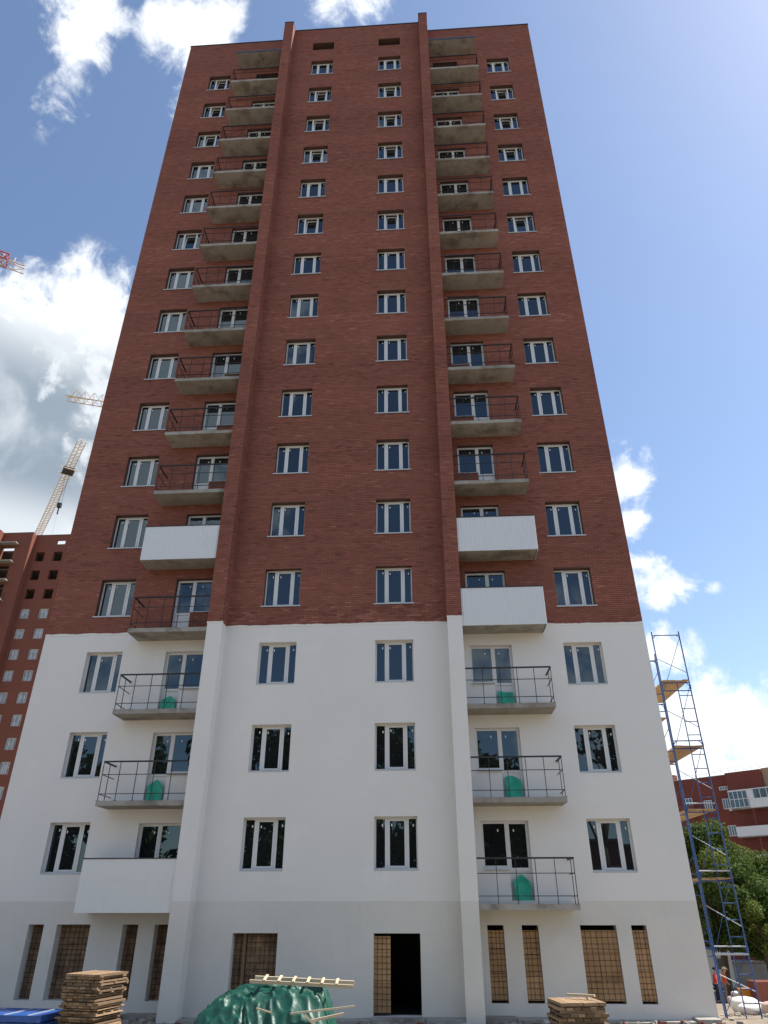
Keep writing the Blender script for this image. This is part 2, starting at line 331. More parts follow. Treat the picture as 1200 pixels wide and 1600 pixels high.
tower = thing('apartment_tower', 'seventeen-storey red brick apartment tower with white rendered lower floors in mid view', 'apartment block', (MID, 0, ZB))
TW = Vector((MID, 0, ZB))
def tp(name, mb, mats, loc=(0, 0, 0), parent=None, smooth=False):
    """a part of the tower; world coordinates in, parented to the tower"""
    o = mb.build(name, mats, tower if parent is None else parent, smooth=smooth)
    o.location = (Vector(loc) - TW) if parent is None else Vector(loc)
    return o

holes = {'wl': [], 'wr': [], 'c': []}
for k in FLOORS:
    dz = H * (k - 2)
    for c, (x, y, z) in COLS.items():
        holes['wl' if c == 'A' else 'wr' if c == 'D' else 'c'].append((x, x + WW, z + dz, z + dz + WH))
    holes['wr'] += [(RW[0], RW[1], 2.50 + dz, 3.81 + dz), (RD[0], RD[1], 1.66 + dz, 3.81 + dz)]
    holes['wl'] += [(LW[0], LW[1], 2.50 + dz, 3.81 + dz), (LD[0], LD[1], 1.66 + dz, 3.81 + dz)]
for a, b in GF_A: holes['wl'].append((a, b, -0.82, 1.05))
for a, b in GF_D: holes['wr'].append((a, b, -0.82, 1.04))
holes['c'] += [DOOR, GB]
for c in 'BC': holes['c'].append((COLS[c][0], COLS[c][0] + WW, 47.15, 47.88))

def wall(mb, x0, x1, z0, z1, y, hs, depth):
    hs = [(max(a, x0), min(b, x1), max(c, z0), min(d, z1)) for a, b, c, d in hs if a < x1 and b > x0 and c < z1 and d > z0]
    xs = sorted({x0, x1} | {v for h in hs for v in h[:2]}); zs = sorted({z0, z1} | {v for h in hs for v in h[2:]})
    nx, nz = len(xs) - 1, len(zs) - 1
    hole = np.zeros((nx, nz), bool)
    for i in range(nx):
        for j in range(nz):
            cx, cz = (xs[i] + xs[i + 1]) / 2, (zs[j] + zs[j + 1]) / 2
            hole[i, j] = any(a < cx < b and c < cz < d for a, b, c, d in hs)
    for j in range(nz):                      # merge runs along x
        i = 0
        while i < nx:
            if hole[i, j]: i += 1; continue
            k = i
            while k + 1 < nx and not hole[k + 1, j]: k += 1
            mb.quad((xs[i], y, zs[j]), (xs[k + 1], y, zs[j]), (xs[k + 1], y, zs[j + 1]), (xs[i], y, zs[j + 1])); i = k + 1
    yb = y + depth
    for i in range(nx):
        for j in range(nz):
            if not hole[i, j]: continue
            a, b, c, d = xs[i], xs[i + 1], zs[j], zs[j + 1]
            if i == 0 or not hole[i - 1, j]: mb.quad((a, y, c), (a, yb, c), (a, yb, d), (a, y, d))
            if i == nx - 1 or not hole[i + 1, j]: mb.quad((b, yb, c), (b, y, c), (b, y, d), (b, yb, d))
            if j == nz - 1 or not hole[i, j + 1]: mb.quad((a, y, d), (a, yb, d), (b, yb, d), (b, y, d))
            if j == 0 or not hole[i, j - 1]: mb.quad((a, yb, c), (a, y, c), (b, y, c), (b, yb, c))

SECT = [('wl', X0, PL[0], 0.0), ('c', PL[1], PR[0], YC), ('wr', PR[1], X1, 0.0)]
for nm, z0, z1, mt in (('plinth_wall', ZB, ZG, 'plinth'), ('rendered_wall', ZG, ZT, 'plaster'), ('brick_wall', ZT, ZR, 'mortar')):
    mb = MB()
    for key, a, b, y in SECT: wall(mb, a, b, z0, z1, y, holes[key], 0.40)
    # side and rear walls
    if nm != 'brick_wall':
        for x in (X0, X1): mb.quad((x, 0, z0), (x, DEPTH, z0), (x, DEPTH, z1), (x, 0, z1))
        mb.quad((X0, DEPTH, z0), (X1, DEPTH, z0), (X1, DEPTH, z1), (X0, DEPTH, z1))
    tp(nm, mb, MT[mt])

# brickwork: every brick a small block standing proud of the mortar
BL, BHt, CL, CH = 0.25, 0.065, 0.26, 0.075
def course_pieces(a, b, phase):
    out = []; s = a - phase
    while s < b:
        p, q = max(s, a), min(s + BL, b)
        if q - p > 0.03: out.append((p, q))
        s += CL
    return out
def brick_faces():
    P = []                                             # (kind, p, q, z, y)  kind 0: faces -y, kind 1: faces +x, kind 2: faces -x
    n = int((ZR - 0.02 - ZT) / CH)
    for r in range(n):
        z = ZT + 0.008 + r * CH; zc = z + BHt / 2
        ph = CL / 2 if r % 2 else 0.0
        for key, a, b, y in SECT + [('pl', PL[0], PL[1], YP), ('pr', PR[0], PR[1], YP)]:
            iv = [(a + (0.003 if key in ('wl', 'wr') else 0), b)]
            for (h0, h1, z0, z1) in holes.get(key, []):
                if z0 - 0.02 < zc < z1 + 0.02:
                    nv = []
                    for (u, v) in iv:
                        if h1 <= u or h0 >= v: nv.append((u, v)); continue
                        if h0 - u > 0.02: nv.append((u, h0))
                        if v - h1 > 0.02: nv.append((h1, v))
                    iv = nv
            for (u, v) in iv:
                st = math.floor((u - a) / CL) * CL + a
                for (p, q) in course_pieces(u, v, (u - st + ph) % CL): P.append((0, p, q, z, y))
        for (x, y0, y1, kd) in ((PL[1], YP, YC, 1), (PR[0], YP, YC, 2), (PL[0], YP, 0.0, 2), (PR[1], YP, 0.0, 1), (X1, 0.0, DEPTH, 1), (X0, 0.0, DEPTH, 2)):
            if abs(x - X0) < 1e-6 or abs(x - X1) < 1e-6: continue
            for (p, q) in course_pieces(y0, y1, ph): P.append((kd, p, q, z, x))
    return P
P = brick_faces()
# the first ten courses of the middle wall are the largest in view: single bricks
single = [i for i, b in enumerate(P) if b[0] == 0 and abs(b[4] - YC) < 1e-6 and (b[2] - b[1]) > BL - 1e-4 and b[3] < ZT + CH * 11][:300]
sset = set(single)
rest = [b for i, b in enumerate(P) if i not in sset]
def bricks_mesh(bricks):
    n = len(bricks); A = np.array(bricks, dtype=np.float64)
    kd = A[:, 0].astype(int); p, q, z, c = A[:, 1], A[:, 2], A[:, 3], A[:, 4]
    pr = 0.007 + rng.random(n) * 0.004; z1 = z + BHt; bk = 0.012
    V = np.zeros((n, 8, 3))
    for w, zz, uu in ((0, z, p), (1, z, q), (2, z1, q), (3, z1, p)):
        for dep in (0, 1):
            t = w + 4 * dep
            m0 = kd == 0
            V[m0, t, 0] = uu[m0]; V[m0, t, 1] = c[m0] + (-pr[m0] if dep == 0 else bk); V[m0, t, 2] = zz[m0]
            for k_, sg in ((1, 1), (2, -1)):
                m1 = kd == k_
                V[m1, t, 1] = uu[m1]; V[m1, t, 0] = c[m1] + (sg * pr[m1] if dep == 0 else -sg * bk); V[m1, t, 2] = zz[m1]
    F0 = np.array([(0, 1, 2, 3), (4, 5, 1, 0), (3, 2, 6, 7), (0, 3, 7, 4), (1, 5, 6, 2)])
    F = (np.arange(n)[:, None, None] * 8 + F0[None]).reshape(-1, 4)
    crs = np.round((z - ZT) / CH).astype(int); ct = rng.normal(0, 0.05, crs.max() + 2) + np.interp(np.arange(crs.max() + 2), np.arange(0, crs.max() + 20, 12), rng.normal(0, 0.09, len(np.arange(0, crs.max() + 20, 12))))
    tone = np.clip(0.5 + rng.normal(0, 0.13, n) + ct[crs], 0, 1)
    return np_mesh('brickwork', V.reshape(-1, 3), F, MT['brick'], np.repeat(tone, 5))
bw = obj('brickwork', bricks_mesh(rest), tower, -TW); bw['kind'] = 'stuff'
variants = []
for t in (0.15, 0.3, 0.42, 0.5, 0.58, 0.7, 0.88):
    mb = MB().box(0, BL, -0.009, 0.012, 0, BHt); me = mb.mesh('brick', MT['brick'])
    a = me.attributes.new('tone', 'FLOAT', 'FACE'); a.data.foreach_set('value', np.full(6, t, dtype=np.float32)); variants.append(me)
for i in single:
    _, p, q, z, y = P[i]
    obj('brick', random.choice(variants), tower, Vector((p, y + random.uniform(-0.002, 0.002), z)) - TW)

# side walls of brick (not seen from the photograph's place): brick texture
def brick_tex():
    m = bpy.data.materials.new('brick_side_wall'); m.use_nodes = True; n = m.node_tree.nodes; L = m.node_tree.links
    b = n['Principled BSDF']; b.inputs['Roughness'].default_value = 0.9
    t = n.new('ShaderNodeTexBrick'); t.inputs['Scale'].default_value = 1.0; t.inputs['Brick Width'].default_value = CL; t.inputs['Row Height'].default_value = CH; t.inputs['Mortar Size'].default_value = 0.006
    t.inputs['Color1'].default_value = (0.24, 0.066, 0.045, 1); t.inputs['Color2'].default_value = (0.31, 0.095, 0.062, 1); t.inputs['Mortar'].default_value = (0.16, 0.085, 0.068, 1)
    g = n.new('ShaderNodeNewGeometry'); s = n.new('ShaderNodeSeparateXYZ'); c = n.new('ShaderNodeCombineXYZ'); ad = n.new('ShaderNodeMath')
    L.new(g.outputs['Position'], s.inputs[0]); L.new(s.outputs[0], ad.inputs[0]); L.new(s.outputs[1], ad.inputs[1]); L.new(ad.outputs[0], c.inputs[0]); L.new(s.outputs[2], c.inputs[1]); L.new(c.outputs[0], t.inputs['Vector'])
    L.new(t.outputs['Color'], b.inputs['Base Color']); return m
MT['bricktex'] = brick_tex()
mb = MB()
for x in (X0, X1): mb.quad((x, 0, ZT), (x, DEPTH, ZT), (x, DEPTH, ZR), (x, 0, ZR))
mb.quad((X0, DEPTH, ZT), (X1, DEPTH, ZT), (X1, DEPTH, ZR), (X0, DEPTH, ZR))
tp('brick_side_wall', mb, MT['bricktex'])
# pilasters
for (a, b) in (PL, PR):
    mb = MB(); yb = 0.0
    for mi, (z0, z1) in enumerate(((ZB, ZG), (ZG, ZT - 0.02), (ZT - 0.02, ZR + 0.02))):
        mb.cur = mi
        for (p, q) in (((a, YP), (b, YP)), ((b, YP), (b, 0)), ((a, 0), (a, YP))):
            mb.quad((p[0], p[1], z0), (q[0], q[1], z0), (q[0], q[1], z1), (p[0], p[1], z1))
    mb.quad((a, YP, ZR + 0.02), (b, YP, ZR + 0.02), (b, 0, ZR + 0.02), (a, 0, ZR + 0.02))
    p = tp('pilaster', mb, [MT['plinth'], MT['plaster'], MT['mortar']])
    c = MB().box(a - 0.02, b + 0.02, YP - 0.03, 0.0, ZR + 0.024, ZR + 0.06).build('cap', MT['flash'], p)
# roof and flashing
mb = MB(); mb.quad((X0, 0, ZR - 0.6), (X1, 0, ZR - 0.6), (X1, DEPTH, ZR - 0.6), (X0, DEPTH, ZR - 0.6)); mb.quad((PL[1], YC, ZR - 0.6), (PR[0], YC, ZR - 0.6), (PR[0], 0, ZR - 0.6), (PL[1], 0, ZR - 0.6))
tp('roof', mb, MT['roofing'])
mb = MB()
for (a, b, y) in ((X0 - 0.03, PL[0] - 0.003, 0.0), (PL[1] + 0.003, PR[0] - 0.003, YC), (PR[1] + 0.003, X1 + 0.03, 0.0)):
    mb.box(a, b, y - 0.045, y + 0.35, ZR, ZR + 0.05)
mb.box(X0 - 0.03, X0 + 0.32, 0.352, DEPTH, ZR, ZR + 0.05); mb.box(X1 - 0.32, X1 + 0.03, 0.352, DEPTH, ZR, ZR + 0.05)
tp('parapet_flashing', mb, MT['flash'])
# bare rooms behind the openings without glass
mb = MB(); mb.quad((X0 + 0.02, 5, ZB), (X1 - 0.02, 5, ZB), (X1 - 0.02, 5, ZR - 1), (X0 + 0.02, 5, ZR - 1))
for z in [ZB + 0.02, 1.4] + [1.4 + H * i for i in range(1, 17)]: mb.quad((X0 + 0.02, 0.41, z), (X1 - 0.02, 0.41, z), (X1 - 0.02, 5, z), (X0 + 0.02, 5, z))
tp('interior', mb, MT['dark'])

# brushed, slightly ragged upper edge of the white render
for (a, b, y) in ((X0, PL[0] - 0.012, 0.0), (PL[0] - 0.012, PL[1] + 0.012, YP), (PL[1] + 0.012, PR[0] - 0.012, YC), (PR[0] - 0.012, PR[1] + 0.012, YP), (PR[1] + 0.012, X1, 0.0)):
    mb = MB(); n = max(3, int((b - a) / 0.09)); rr = random.Random(int(a * 50)); zz = 0.01
    pts = []
    for i in range(n + 1):
        zz = max(-0.005, min(0.030, zz + rr.uniform(-0.014, 0.014))); pts.append((a + (b - a) * i / n, ZT + zz + 0.008))
    for (p, q) in zip(pts[:-1], pts[1:]):
        mb.quad((p[0], y - 0.0135, ZT - 0.05), (q[0], y - 0.0135, ZT - 0.05), (q[0], y - 0.0135, q[1]), (p[0], y - 0.0135, p[1]))
        mb.quad((p[0], y - 0.0135, p[1]), (q[0], y - 0.0135, q[1]), (q[0], y + 0.002, q[1]), (p[0], y + 0.002, p[1]))
        mb.quad((p[0], y - 0.0005, ZT - 0.07), (q[0], y - 0.0005, ZT - 0.07), (q[0], y - 0.0135, ZT - 0.05), (p[0], y - 0.0135, ZT - 0.05))
    tp('render_edge', mb, MT['plaster'])

# windows: one kind, shared meshes
def window_frame_mesh():
    mb = MB(); d0, d1 = 0.0, 0.07
    e = 0.001
    mb.box(e, 0.045, d0, d1, e, WH - e); mb.box(WW - 0.045, WW - e, d0, d1, e, WH - e)
    mb.box(0.045, WW - 0.045, d0, d1, e, 0.055); mb.box(0.045, WW - 0.045, d0, d1, WH - 0.055, WH - e)
    mb.box(0.315, 0.405, d0, d1, 0.055, WH - 0.055); mb.box(0.965, 1.045, d0, d1, 0.055, WH - 0.055)
    return mb.mesh('window', MT['pvc'])
def sash_mesh():
    mb = MB(); x0, x1, z0, z1 = 0.0, 0.555, 0.0, WH - 0.114; w = 0.055
    mb.box(x0, x0 + w, -0.012, 0.05, z0, z1); mb.box(x1 - w, x1, -0.012, 0.05, z0, z1); mb.box(x0 + w, x1 - w, -0.012, 0.05, z0, z0 + w); mb.box(x0 + w, x1 - w, -0.012, 0.05, z1 - w, z1)
    return mb.mesh('sash', MT['pvc'])
def pane_mesh(w, h): return MB().box(0, w, 0.0, 0.02, 0, h).mesh('pane', MT['glass'])
M_WIN = window_frame_mesh(); M_SASH = sash_mesh()
M_PL = pane_mesh(0.272, WH - 0.108); M_PM = pane_mesh(0.449, WH - 0.222); M_PR = pane_mesh(0.222, WH - 0.108)
M_SILL = MB().box(-0.06, WW + 0.06, -0.25, -0.002, -0.022, -0.002).box(-0.06, WW + 0.06, -0.25, -0.246, -0.05, -0.0225).mesh('sill', MT['sill'])
M_SILLW = MB().box(-0.0, WW + 0.0, -0.205, -0.002, 0.002, 0.014).box(0, WW, -0.206, -0.19, -0.03, 0.0015).mesh('sill', MT['sill'])
M_STK = MB().box(0, 0.035, -0.004, -0.001, 0, 0.07).mesh('sticker', MT['paper'])
REC = 0.20
OPEN_B = {12, 14, 15, 16}; OPEN_C = {12, 14, 15, 16}; OPEN_D = {12, 14, 15, 16}; OPEN_A = {12, 15, 16, 17}
OPENS = {'A': OPEN_A, 'B': OPEN_B, 'C': OPEN_C, 'D': OPEN_D}
def jitter(o, a=0.35):
    o.rotation_euler = (R_(random.uniform(-a, a)), 0, R_(random.uniform(-a, a)))
for k in FLOORS:
    for c, (x, y, z) in COLS.items():
        zz = z + H * (k - 2)
        w = obj('window', M_WIN, tower, Vector((x, y + REC, zz)) - TW)
        for (me, px) in ((M_PL, 0.044), (M_PR, 1.044)):
            p = obj('pane', me, w, (px, 0.026, 0.054)); jitter(p)
        tilt = k in OPENS[c]
        s = obj('sash', M_SASH, w, (0.4075, 0.0, 0.057))
        if tilt: s.rotation_euler = (R_(-7.0), 0, 0)
        p = obj('pane', M_PM, w, (0.4605, 0.018, 0.111))
        if tilt: p.rotation_euler = (R_(-7.0), 0, 0)
        else: jitter(p)
        obj('sill', M_SILL if k >= 5 else M_SILLW, w, (0, 0, 0) if k >= 5 else (0, 0, 0))
        for px in (0.23, 0.50, 1.18):
            if random.random() < 0.85: obj('sticker', M_STK, w, (px + random.uniform(-0.02, 0.02), -0.005 if not (tilt and 0.4 < px < 0.6) else 0.05, 1.18 + random.uniform(-0.03, 0.03)))

# balcony door units
def door_frame_mesh(mir):
    mb = MB(); wd = RW[1] - RW[0]; dw = RD[1] - RD[0]
    def bx(x0, x1, z0, z1, y0=0.0, y1=0.07):
        if mir: x0, x1 = -x1, -x0
        mb.box(x0, x1, y0, y1, z0, z1)
    zt = 2.149; e = 0.002
    bx(e, 0.07, 0.842, zt); bx(0.07, wd - 0.05, 0.842, 0.92); bx(0.07, wd - 0.05, zt - 0.07, zt); bx(wd - 0.05, wd - e, 0.842, zt)
    bx(wd, wd + 0.085, e, zt); bx(wd + dw - 0.085, wd + dw - e, e, zt); bx(wd + 0.085, wd + dw - 0.085, zt - 0.08, zt)
    bx(wd + 0.085, wd + dw - 0.085, e, 0.10); bx(wd + 0.085, wd + dw - 0.085, 0.78, 0.86)
    bx(wd + 0.085, wd + dw - 0.085, 0.10, 0.78, 0.03, 0.06)                     # blank lower panel of the door
    return mb.mesh('balcony_door', MT['pvc'])
M_BD = {m: door_frame_mesh(m) for m in (False, True)}
wd = RW[1] - RW[0]; dw = RD[1] - RD[0]
M_BP1 = pane_mesh(wd - 0.12, 1.15); M_BP2 = pane_mesh(dw - 0.17, 1.208)
M_BS = MB().box(0.0, wd - 0.01, -0.23, -0.002, 0.8, 0.815).mesh('sill', MT['sill'])

# balconies
BY = -0.95
def slab_mesh(n=9):
    mb = MB(); L_ = 2.81
    rnd = random.Random(n)
    # a slightly chipped slab: front edge subdivided
    N = 14; xs = [L_ * i / N for i in range(N + 1)]
    fr = [BY + rnd.uniform(-0.004, 0.008) for _ in xs]; zt = [0.15 + rnd.uniform(-0.006, 0.004) for _ in xs]; zb = [rnd.uniform(-0.004, 0.006) for _ in xs]
    for i in range(N):
        a, b = xs[i], xs[i + 1]
        mb.quad((a, fr[i], zb[i]), (b, fr[i + 1], zb[i + 1]), (b, fr[i + 1], zt[i + 1]), (a, fr[i], zt[i]))
        mb.quad((a, fr[i], zt[i]), (b, fr[i + 1], zt[i + 1]), (b, -0.002, 0.15), (a, -0.002, 0.15))
        mb.quad((a, -0.002, 0), (b, -0.002, 0), (b, fr[i + 1], zb[i + 1]), (a, fr[i], zb[i]))
    for (x, i) in ((0, 0), (L_, N)): mb.quad((x, -0.002, 0), (x, fr[i], zb[i]), (x, fr[i], zt[i]), (x, -0.002, 0.15))
    return mb.mesh('balcony', MT['concrete'])
M_SLAB = [slab_mesh(i) for i in range(6)]
def rail_meshes(mt):
    out = {}
    L_ = 2.80; yr = BY + 0.03
    for nm, z, w, h in (('handrail', 1.31, 0.045, 0.045), ('middle_rail', 0.92, 0.02, 0.02), ('bottom_rail', 0.35, 0.02, 0.02)):
        mb = MB(); mb.bar((0.01, yr, z), (L_ - 0.02, yr, z), w, h); mb.bar((L_ - 0.02, yr + w / 2 + 0.001, z), (L_ - 0.02, -0.004, z), w, h)
        out[nm] = mb.mesh(nm, mt)
    mb = MB(); mb.box(-0.0095, 0.0095, -0.0095, 0.0095, 0.148, 1.286); mb.box(-0.05, 0.05, -0.025, 0.025, 0.147, 0.158); out['post'] = mb.mesh('post', mt)
    return out
M_RAIL = {'black': rail_meshes(MT['black']), 'rust': rail_meshes(MT['rustrail'])}
def panel_mesh(mt, z0=-0.03, ribs=True):
    mb = MB(); L_ = 2.81; y = BY - 0.025; zt = 1.33; st = 0.09
    def strip(p, q, nrm):
        p = Vector(p); q = Vector(q); d = (q - p); n_ = max(1, int(d.length / st)); dd = d / n_
        pts = []
        for i in range(n_):
            b = p + dd * i
            for f, o in ((0, 0), (0.62, 0), (0.70, 0.012), (0.92, 0.012)): pts.append(b + dd * f + Vector(nrm) * (o if ribs else 0))
        pts.append(q)
        for a, b in zip(pts[:-1], pts[1:]): mb.quad((a.x, a.y, z0), (b.x, b.y, z0), (b.x, b.y, zt), (a.x, a.y, zt))
    strip((0.0, y, 0), (L_ + 0.03, y, 0), (0, -1, 0)); strip((L_ + 0.03, y, 0), (L_ + 0.03, -0.005, 0), (1, 0, 0))
    mb.box(0.0, L_ + 0.02, y + 0.004, y + 0.02, z0, zt - 0.004)                 # backing that gives the sheet its thickness
    return mb.mesh('panel', mt)
M_PANEL = panel_mesh(MT['panel']); M_OLDPANEL = panel_mesh(MT['oldpanel'], z0=-0.06, ribs=False)
M_PTOP = MB().box(0.0, 2.85, BY - 0.045, BY + 0.03, 1.332, 1.36).box(2.80, 2.85, BY + 0.031, -0.004, 1.332, 1.36).mesh('top_rail', MT['black'])
GREEN = []
SOLID = {('L', 2): 'old', ('L', 6): 'new', ('R', 5): 'new', ('R', 6): 'new'}
for k in FLOORS:
    dz = H * (k - 2)
    for side in 'LR':
        mir = side == 'L'
        xo = PR[1] + 0.003 if side == 'R' else PL[0] - 0.003
        # the balcony is built going right from the pilaster; the left ones are its mirror image (rotation is not enough, so scale x by -1)
        b = obj('balcony', M_SLAB[(k * 2 + mir) % 6], tower, Vector((xo, 0, 1.42 + dz)) - TW)
        if mir: b.scale = (-1, 1, 1)
        sol = SOLID.get((side, k))
        if sol:
            p = obj('panel', M_OLDPANEL if sol == 'old' else M_PANEL, b)
            obj('top_rail', M_PTOP, b)
        else:
            rm = M_RAIL['black' if k <= 8 else 'rust']
            for nm in ('handrail', 'middle_rail', 'bottom_rail'):
                obj(nm, M_RAIL['black']['handrail'] if nm == 'handrail' else rm[nm], b)
            for px in (0.56, 1.12, 1.68, 2.23, 2.775): obj('post', rm['post'], b, (px, BY + 0.03, 0))
            obj('post', rm['post'], b, (2.775, -0.45, 0))
        # door and window onto the balcony
        if k < 17:
            xw = RW[0] if side == 'R' else LW[1]
            sg = -1 if mir else 1
            d = obj('balcony_door', M_BD[mir], tower, Vector((xw, REC - 0.05, 1.66 + dz)) - TW)
            p = obj('pane', M_BP1, d, (0.06 if not mir else -0.06 - (wd - 0.12), 0.026, 0.92)); jitter(p)
            p = obj('pane', M_BP2, d, ((wd + 0.085) if not mir else -(wd + dw - 0.085), 0.026, 0.861)); jitter(p)
            obj('sill', M_BS, d, (0.005 if not mir else -wd + 0.005, 0, 0))
            for px in (0.5, wd + 0.2): obj('sticker', M_STK, d, (sg * px, -0.003, 1.85))
    # loose green film hung over the foot of the door on the three lowest open balconies
FLN = {2: 'second', 3: 'third', 4: 'fourth'}
def green_film(x, z, w, h, side, k, shape):
    rnd = random.Random(k * 10 + (side == 'L'))
    N, Mz = 12, 12; V = []; F = []
    for j in range(Mz + 1):
        for i in range(N + 1):
            u, v = i / N, j / Mz
            top = {0: 1 - 0.42 * abs(u - 0.5) ** 1.2 * 1.6, 1: 1 - 0.1 * u, 2: 1 - 0.5 * max(0, u - 0.55) - 0.25 * max(0, 0.25 - u)}[shape]
            V.append((u * w - w / 2 + 0.012 * math.sin(9 * v + k), -0.05 - 0.03 * math.sin(6.3 * u + 2 * v) * (0.4 + v) - 0.06 * (1 - v) - rnd.random() * 0.012, v * h * top))
    n1 = len(V)
    V += [(a, b + 0.012, c) for (a, b, c) in V]
    for j in range(Mz):
        for i in range(N):
            a = j * (N + 1) + i; q = (a, a + 1, a + N + 2, a + N + 1); F.append(q); F.append(tuple(n1 + t for t in reversed(q)))
    me = np_mesh('green_film', np.array(V), np.array(F), MT['green'])
    me.polygons.foreach_set('use_smooth', [True] * len(me.polygons))
    o = obj('green_film', me, None, (x, 0.12, z)); return o
for (side, k, h, shape) in (('L', 3, 0.66, 0), ('L', 4, 0.60, 0), ('R', 2, 0.68, 0), ('R', 3, 0.66, 2), ('R', 4, 0.56, 1)):
    x = (RD[0] + RD[1]) / 2 if side == 'R' else (LD[0] + LD[1]) / 2
    o = green_film(x, 1.665 + H * (k - 2), 0.50, h, side, k, shape)
    lab = {('L', 3): 'pointed green plastic film on the lower open balcony of the left wing',
           ('L', 4): 'pointed green plastic film on the upper white-walled balcony of the left wing',
           ('R', 2): 'tall green plastic film at the door of the lowest balcony on the right wing',
           ('R', 3): 'green plastic film with sagging top on the middle railed balcony, right wing',
           ('R', 4): 'low flat-topped green plastic film on the balcony just under the white panelled one'}[(side, k)]
    tag(o, lab, 'plastic film', 'green films at the balcony doors')
# canopies over the top balconies
for side in 'LR':
    xo = PR[1] + 0.003 if side == 'R' else PL[0] - 0.003
    b = obj('canopy_slab', M_SLAB[2 if side == 'R' else 4], tower, Vector((xo, 0, 46.42)) - TW)
    if side == 'L': b.scale = (-1, 1, 1)
    obj('edge_strip', MB().box(0, 2.82, BY - 0.03, BY - 0.012, 0.02, 0.19).mesh('edge_strip', MT['flash']), b)

# boarded openings on the ground floor
def boarded(x0, x1, z0, z1, y, mt, top_gap, nv, nh, rec=0.3):
    rnd = random.Random(int(x0 * 100)); zs = [z0 + (0.06 if mt == 'boardtan' else 0.004)]
    while zs[-1] < z1 - top_gap - 0.75: zs.append(zs[-1] + rnd.uniform(0.45, 0.75))
    zs.append(z1 - top_gap); b = None
    for q, (za, zb) in enumerate(zip(zs[:-1], zs[1:])):
        cut = [x0 + 0.004, x1 - 0.004] if x1 - x0 < 0.6 else [x0 + 0.004, x0 + (x1 - x0) * rnd.uniform(0.35, 0.65), x1 - 0.004]
        for xa, xb in zip(cut[:-1], cut[1:]):
            yy = rnd.uniform(0, 0.02); mb = MB().box(xa, xb - 0.006, y + rec + yy, y + rec + yy + 0.03, za, zb - rnd.uniform(0.004, 0.014))
            if b is None: b = tp('boarded_opening', mb, MT[mt])
            else: obj('board_sheet', mb.mesh('board_sheet', MT[mt]), b)
    g = MB()
    for i in range(1, nv + 1):
        x = x0 + (x1 - x0) * (i - 0.1) / (nv + 0.8) + rnd.uniform(-0.012, 0.012); g.tube((x, y + rec - 0.015, z0 + 0.01), (x + rnd.uniform(-0.01, 0.01), y + rec - 0.015, z1 - top_gap * 0.4), 0.006, 5)
    for j in range(nh):
        z = z0 + (z1 - z0 - top_gap) * (j + 0.6) / nh + rnd.uniform(-0.02, 0.02); g.tube((x0 + 0.006, y + rec - 0.028, z), (x1 - 0.006, y + rec - 0.028, z + rnd.uniform(-0.01, 0.01)), 0.006, 5)
    g.build('wire_grid', MT['wire'], b)
    return b
for (a, b) in GF_A: boarded(a, b, -0.82, 1.05, 0, 'boarddark', 0.01, 2 if b - a < 0.6 else 6, 13, 0.34)
for (a, b) in GF_D: boarded(a, b, -0.82, 1.04, 0, 'boardtan', 0.12, 3 if b - a < 0.6 else 6, 13, 0.06)
bo = boarded(GB[0] + 0.38, GB[1], GB[2], GB[3], YC, 'boarddark', 0.03, 6, 12, 0.28)
boarded(GB[0], GB[0] + 0.28, GB[2], GB[3], YC, 'boarddark', 0.03, 2, 12, 0.3)
tp('timber_post', MB().box(GB[0] + 0.285, GB[0] + 0.365, YC + 0.2, YC + 0.3, GB[2], GB[3] - 0.004), MT['wood'])
bd = boarded(DOOR[0], DOOR[0] + 0.48, DOOR[2], DOOR[3], YC, 'boardtan', 0.06, 3, 13, 0.12)
tp('door_step', MB().box(DOOR[0] - 0.05, DOOR[1] + 0.1, YC - 0.35, YC - 0.003, ZB, DOOR[2] - 0.004), MT['concrete'])
# rough concrete apron along the foot of the walls
rnd = random.Random(3)
for (a, b, y) in ((X0, PL[0] - 0.01, 0.0), (PL[1] + 0.01, DOOR[0] - 0.06, YC), (DOOR[1] + 0.11, PR[0] - 0.01, YC), (PR[1] + 0.01, X1, 0.0)):
    x = a
    while x < b - 0.05:
        w_ = min(rnd.uniform(0.4, 1.1), b - x); mb = MB().box(x + 0.01, x + w_, y - rnd.uniform(0.35, 0.55), y - 0.004, ZB - 0.2, ZB + rnd.uniform(0.03, 0.12)); x += w_
        tp('apron_slab', mb, MT['concrete'])

